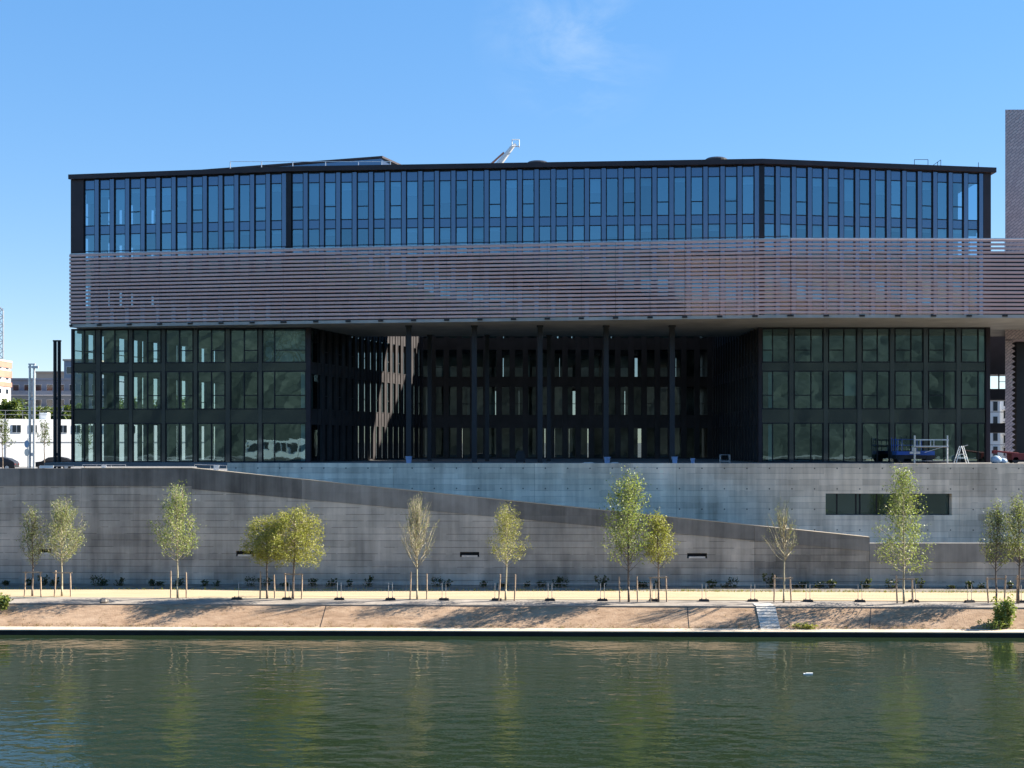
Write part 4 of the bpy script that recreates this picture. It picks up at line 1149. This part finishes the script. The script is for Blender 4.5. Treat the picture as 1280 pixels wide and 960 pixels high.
# ------------------------------------------------- rails on the wall top left
def rail(px0,px1,py,label,post=4,drop=.55,py2=None):
    t=thing('hand_rail',label,'railing',P(px0,py,slantY(px0,YW+.25)))
    m=MB(); n=post
    a=P(px0,py,slantY(px0,YW+.25)); b=P(px1,py2 or py,slantY(px1,YW+.25))
    m.tube(a,b,.022); obj('rail',m,M['steel'],t)
    m=MB()
    for k in range(n+1):
        q=a.lerp(b,k/n); m.tube(q,q-Vector((0,0,drop)),.018,n=5)
    obj('posts',m,M['steel'],t)
rail(103,157,580.8,'thin steel rail on the wall top in front of the left wing',3,.4)
rail(243,283,580.5,'short steel rail at the head of the ramp',2,.4,582)
rail(50,92,582.5,'thin steel rail on the wall top in front of the parked dark car',2,.3)
for (px,py,wd,ht,lab) in ((130,583.5,6,4,'small white notice fixed to the rail in front of the left wing'),(270.5,584.5,7,6,'small white notice fixed to the rail at the head of the ramp'),(58.5,583.5,17,3.2,'long white board on the wall top in front of the parked dark car')):
    Y_=slantY(px,YW+.18); q=P(px,py,Y_); k=Y_/F
    m=MB(); m.box(q.x-wd*k/2,q.x+wd*k/2,Y_-.03,Y_,q.z-ht*k/2,q.z+ht*k/2); o=obj('notice_board',m,M['white']); settag(o,lab,'notice')

# --------------------------------------------------------- left background
def mast(px0,px1,py,Y,mat,label,r,heads):
    t=thing('light_mast',label,'lamp post',(X_at((px0+px1)/2,Y),Y,Z_STR))
    for px in (px0,px1):
        m=MB(); X=X_at(px,Y); m.tube((X,Y,Z_STR),(X,Y,Z_at(py,Y)),r,r*.95,10); obj('pole',m,mat,t)
    m=MB(); m.box(X_at(px0,Y)-r,X_at(px1,Y)+r,Y-.1,Y+.1,Z_at(py,Y)+.002,Z_at(py,Y)+.12)
    if heads:
        X=X_at(px1,Y); m.box(X-.1,X+.45,Y-.18,Y-.02,Z_at(py,Y)-.35,Z_at(py,Y)-.12); m.box(X-.5,X-.12,Y-.18,Y-.02,Z_at(py,Y)-.3,Z_at(py,Y)-.15)
    obj('lamp_head',m,mat,t)
    m=MB(); m.box(X_at(px0,Y),X_at(px1,Y),Y-.05,Y+.05,Z_at(570,Y),Z_at(566,Y)); m.box(X_at(px0,Y),X_at(px1,Y),Y-.05,Y+.05,Z_at(500,Y),Z_at(497,Y)); obj('tie_plate',m,mat,t)
mast(68.8,74.0,427,101,M['black'],'tall black twin pole light mast left of the building',.155,False)
mast(37.3,42.6,456,116,M['alu'],'pale grey twin pole light mast with small lamp heads at the far left',.12,True)
# round signs
t=thing('road_sign','pole with two round road signs seen from behind beside the pale mast','sign',(X_at(34.5,104),104,Z_STR))
m=MB(); X=X_at(34.8,104); m.tube((X,104,Z_STR),(X,104,Z_at(548,104)),.035); obj('post',m,M['steel'],t)
for py,mt in ((555,'signblue'),(565.5,'steel')):
    m=MB(); m.tube((X-.08,103.93,Z_at(py,104)),(X-.06,103.96,Z_at(py,104)),.32,n=20); obj('sign_disc',m,M[mt],t)
# site offices
def site_office(x0,x1,Y,zt,zb,label,rot=0,wins=(),roofrail=True):
    t=thing('site_office',label,'cabin',((x0+x1)/2,Y,zb))
    m=MB(); m.box(x0,x1,Y,Y+6,zb,zb+3.0); obj('lower_cabin',m,M['white'],t)
    m=MB(); m.box(x0,x1,Y,Y+6,zb+3.06,zt); obj('upper_cabin',m,M['white'],t)
    m=MB(); 
    for k in range(int((x1-x0)/6)+1): m.box(x0+k*6-.08,x0+k*6+.08,Y-.03,Y-.005,zb,zt)
    m.box(x0,x1,Y-.04,Y-.005,zb+2.98,zb+3.08); obj('frame_trim',m,M['steel'],t)
    for (xa,xb,za,zb2) in wins:
        m=MB(); m.box(xa-.06,xb+.06,Y-.06,Y-.012,za-.06,zb2+.06); w_=obj('window',m,M['white'],t)
        m=MB(); xm=(xa+xb)/2; m.box(xa,xm-.04,Y-.08,Y-.062,za,zb2); m.box(xm+.04,xb,Y-.08,Y-.062,za,zb2); obj('pane',m,M['winglass'],w_)
    if roofrail:
        m=MB(); n=int((x1-x0)/2)
        for zz in (.55,1.05): m.tube((x0,Y+.1,zt+zz),(x1,Y+.1,zt+zz),.035,n=4)
        for k in range(n+1): m.tube((x0+(x1-x0)*k/n,Y+.1,zt),(x0+(x1-x0)*k/n,Y+.1,zt+1.05),.035,n=4)
        obj('roof_rail',m,M['steel'],t)
    t.rotation_euler=(0,0,rot)
Y_=150; zt=Z_at(524,Y_)
TH=R(30)
def cab(px):
    k=(px-640)/F; return -59+((k*150)+59)/(math.cos(TH)-k*math.sin(TH))
wins=[(cab(a),cab(b),Z_at(540.5,Y_),Z_at(531.5,Y_)) for a,b in ((15.5,26),(37,46),(74,83.5),(91,100),(108,117),(130,139),(160,169))]
site_office(-81,-37,Y_,zt,Z_STR,'long two storey stack of white site cabins with roof rail behind the parked cars',TH,wins)
# small white box on the roof
m=MB(); q=P(52,518,151.5); m.box(q.x-.5,q.x+.5,152,153,zt,Z_at(516,152.5)); o=obj('roof_unit',m,M['white']); settag(o,'small white box unit standing on the site cabin roof','roof unit')
# apartment blocks
def block(x0,x1,Y,dep,zt,label,mat,rows,cols,wmat='winglass',balc=False,loc=None,ww=.5):
    t=thing('apartment_block',label,'building',((x0+x1)/2,Y,Z_STR))
    m=MB(); m.box(x0,x1,Y,Y+dep,Z_STR,zt); obj('wall',m,M[mat],t)
    m=MB(); m.box(x0-.25,x1+.25,Y-.25,Y+dep+.25,zt+.003,zt+.4); obj('roof',m,M['tan' if not balc else mat],t)
    dz=(zt-Z_STR)/rows; dx=(x1-x0)/cols
    for r in range(rows):
        for c in range(cols):
            xa=x0+dx*(c+.5)-dx*ww/2; za=Z_STR+dz*r+.7
            f=MB(); f.box(xa-.1,xa+dx*ww+.1,Y-.05,Y-.01,za-.1,za+1.7); w_=obj('window',f,M['offwhite'],t)
            g=MB(); g.box(xa,xa+dx*ww,Y-.10,Y-.055,za,za+1.6); obj('pane',g,M[wmat],w_)
        if balc:
            b=MB(); b.box(x0+.3,x1-.3,Y-1.2,Y-.004,Z_STR+dz*r-.1,Z_STR+dz*r+.06); bb=obj('balcony',b,M['offwhite'],t)
            g=MB(); g.box(x0+.35,x1-.35,Y-1.2,Y-1.15,Z_STR+dz*r+.07,Z_STR+dz*r+.95); obj('parapet',g,M['greyblue'],bb)
block(X_at(13,262),X_at(140,262),262,14,Z_at(475,262),'long grey blue apartment block with dark balconies behind the site cabins','greyblue',5,9,balc=True)
block(X_at(-95,240),X_at(13.5,254),240,14,Z_at(448,240),'white apartment block with orange bands at the far left edge','offwhite',6,3)
# orange bands as part of that block
ab=[o for o in bpy.data.objects if o.get('label','').startswith('white apartment block with orange')][0]
for (pa,pb) in ((448,455),(459,468),(474,480)):
    m=MB(); m.box(X_at(-95,240)-.3,X_at(13.5,254)+.18,239.6,254.2,Z_at(pb,240),Z_at(pa,240)); obj('orange_band',m,M['orange'],ab)
block(X_at(45,330),X_at(92,330),330,14,Z_at(466,330),'distant low building with a tan flat top above the grey block','tan',5,4)
block(X_at(80,290),X_at(120,290),290,12,Z_at(451,290),'blue green block half hidden by the left corner of the office','greyblue',6,3)
xs=X_at(13.5,254)
for zz in (457,470,488):
    for yy in (241.5,245,248.5,252):
        f=MB(); f.box(xs+.01,xs+.06,yy-.75,yy+.75,Z_at(zz+3.5,247),Z_at(zz-3.2,247)); w_=obj('window',f,M['offwhite'],ab)
        g=MB(); g.box(xs+.065,xs+.1,yy-.65,yy+.65,Z_at(zz+3,247),Z_at(zz-2.8,247)); obj('pane',g,M['winglass'],w_)
# lattice mast at the left edge
t=thing('lattice_mast','grey steel lattice mast with curved top at the left edge','mast',(X_at(-1,235),235,Z_at(447,240)))
m=MB(); 
for px in (-6,4): m.tube(P(px,448,235),P(px,388 if px>0 else 384,235),.16,n=6)
m.tube(P(4,388,235),P(0,384.5,235),.16); m.tube(P(0,384.5,235),P(-6,384,235),.16)
obj('leg',m,M['steel'],t)
m=MB()
for k in range(6):
    a=448-k*10.5; m.tube(P(-6,a,235),P(4,a-10,235),.07); m.tube(P(4,a,235),P(-6,a-10,235),.07); m.tube(P(-6,a,235),P(4,a,235),.07)
obj('brace',m,M['steel'],t)
# white apartment block seen in the gap on the right
block(X_at(1190,205),X_at(1250,205),205,12,Z_at(500,205),'white apartment block with balconies seen through the gap beside the brick tower','offwhite',4,5,balc=False,ww=.45)
block(X_at(1250.5,212),X_at(1330,212),212,12,Z_at(497,212),'pale block with stacked balconies behind the brick tower gap','white',5,6,balc=True,ww=.4)
# cars
def car(px,Y,rot,label,mat,group=None):
    X=X_at(px,Y); t=thing('parked_car',label,'car',(0,0,0),group)
    prof=[(-2.05,.35),(-2.1,.62),(-1.95,.86),(-1.25,.95),(-.55,1.38),(.55,1.45),(1.35,1.30),(1.95,.95),(2.08,.75),(2.05,.35)]
    m=MB(); n=len(prof)
    for y,sh in ((-.82,1),(.82,1)):
        m.v+=[(a,y*(.86 if b>1.0 else 1),b) for a,b in prof]
    m.f.append(tuple(range(n))); m.f.append(tuple(range(2*n-1,n-1,-1)))
    for i in range(n): m.f.append((i,n+i,n+(i+1)%n,(i+1)%n))
    m.tone=[.5]*len(m.f); obj('body',m,mat,t)
    for s in (-1,1):
        m=MB(); m.v=[(-1.05,s*.80,.98),(.95,s*.80,.98),(.95,s*.735,1.28),(.5,s*.725,1.36),(-.5,s*.73,1.30)]; m.f=[(0,1,2,3,4)]; m.tone=[.5]
        obj('side_window',m,M['winglass'],t,recalc=False)
        for wx in (-1.3,1.3):
            m=MB(); m.tube((wx,s*.72,.32),(wx,s*.86,.32),.32,n=16); w_=obj('wheel',m,M['rubber'],t)
            m=MB(); m.tube((wx,s*.861,.32),(wx,s*.872,.32),.2,n=12); obj('rim',m,M['alu'],w_)
    for xx in (-2.08,2.06):
        for s in (-1,1):
            m=MB(); m.box(xx-.03,xx+.03,s*.62-.16,s*.62+.16,.62,.74); obj('headlight' if xx<0 else 'tail_light',m,M['alu'] if xx<0 else M['red'],t)
    t.location=(X,Y,Z_STR); t.rotation_euler=(0,0,rot)
car(68,131,.25,'dark parked car below the black twin mast',M['black'])
car(-4,128,.1,'dark parked car cut by the left edge of the photo',M['column'])
# street saplings and trees behind
tree(4,583,523,-6,15,562,'dark sapling on the street at the left edge','leaf_s',420,.17,seed=31,nb=18,Yb=122,zb=Z_STR,name='street_sapling')
tree(56,583,524,46,66,560,'thin sapling between the two light masts in front of the white cabins','leaf_s',300,.16,seed=32,nb=16,Yb=124,zb=Z_STR,name='street_sapling')
tree(106,583,524,95,122,565,'sapling seen through the corner glass of the left wing','leaf_s',380,.16,seed=33,nb=18,Yb=123,zb=Z_STR,name='street_sapling')
for i,(px,ty,x0,x1,lab) in enumerate(((14,495,-12,38,'rounded green tree behind the site cabins at the far left'),(58,505,40,78,'low green tree behind the site cabins between the masts'),(92,503,76,112,'green tree behind the site cabins at the building corner'),(150,494,118,182,'green tree seen through the left wing glass'),(215,492,182,248,'second green tree seen through the left wing glass, further right'))):
    tree(px,600,ty,x0,x1,540,lab,'leaf_s',2600,.42,style='weep',seed=50+i,nb=30,Yb=185,zb=Z_STR,name='street_tree',r0=.18)
# wooded hillside on the opposite bank behind the camera (mirrored in the glass)
m=MB(); NXh,NYh=220,26
def hill(i,j):
    X=-360+720*i/NXh; t=j/NYh; Y=-45-150*t
    base=4+ (41+21*math.exp(-((X+96)/42)**2)+6*nz(X*.02,1,1))*min(1,t*1.5)**.8
    b=abs(nz(X*.13,Y*.13,2))*2.0+nz(X*.45,Y*.45,5)*.8
    return (X,Y+nz(X*.2,Y*.2,9)*3,base+b)
gh=[[hill(i,j) for i in range(NXh+1)] for j in range(NYh+1)]
for j in range(NYh):
    for i in range(NXh): m.face([gh[j][i],gh[j+1][i],gh[j+1][i+1],gh[j][i+1]])
th=NT('wooded hill foliage'); pp=th.pos()
colr=th.ramp(th.noise(pp,.5,8,.75),[(.3,(.014,.020,.016)),(.5,(.034,.042,.036)),(.7,(.066,.074,.062))])
M['hill']=th.done(th.bsdf(colr,.9,0,.2,th.bump(th.noise(pp,1.2,5,.7),.5,.3)))
o=obj('wooded_hillside',m,M['hill'],recalc=False); settag(o,'wooded hillside of the opposite bank mirrored dark green in the lower glass','woodland',None,'stuff')

# the opposite quay behind the viewer and its row of white cabins (mirrored in the ground floor glass)
m=MB(); m.box(-360,360,-62,-22,-1,8.6); struct('far_quay',m,M['ground'])
site_office_rows=[]
t=thing('site_office','long white cabin row mirrored in the ground floor glass of the left wing','cabin',(-53,-30,8.6))
m=MB()
for k in range(6): m.box(-68+5*k,-63.15+5*k,-33,-30,8.6,12.1)
obj('cabin_shell',m,M['white'],t)
for k in range(6):
    for j in range(3):
        m=MB(); m.box(-67.6+5*k+1.5*j,-66.5+5*k+1.5*j,-29.98,-29.93,9.9,11.4); obj('window',m,M['winglass'],t)
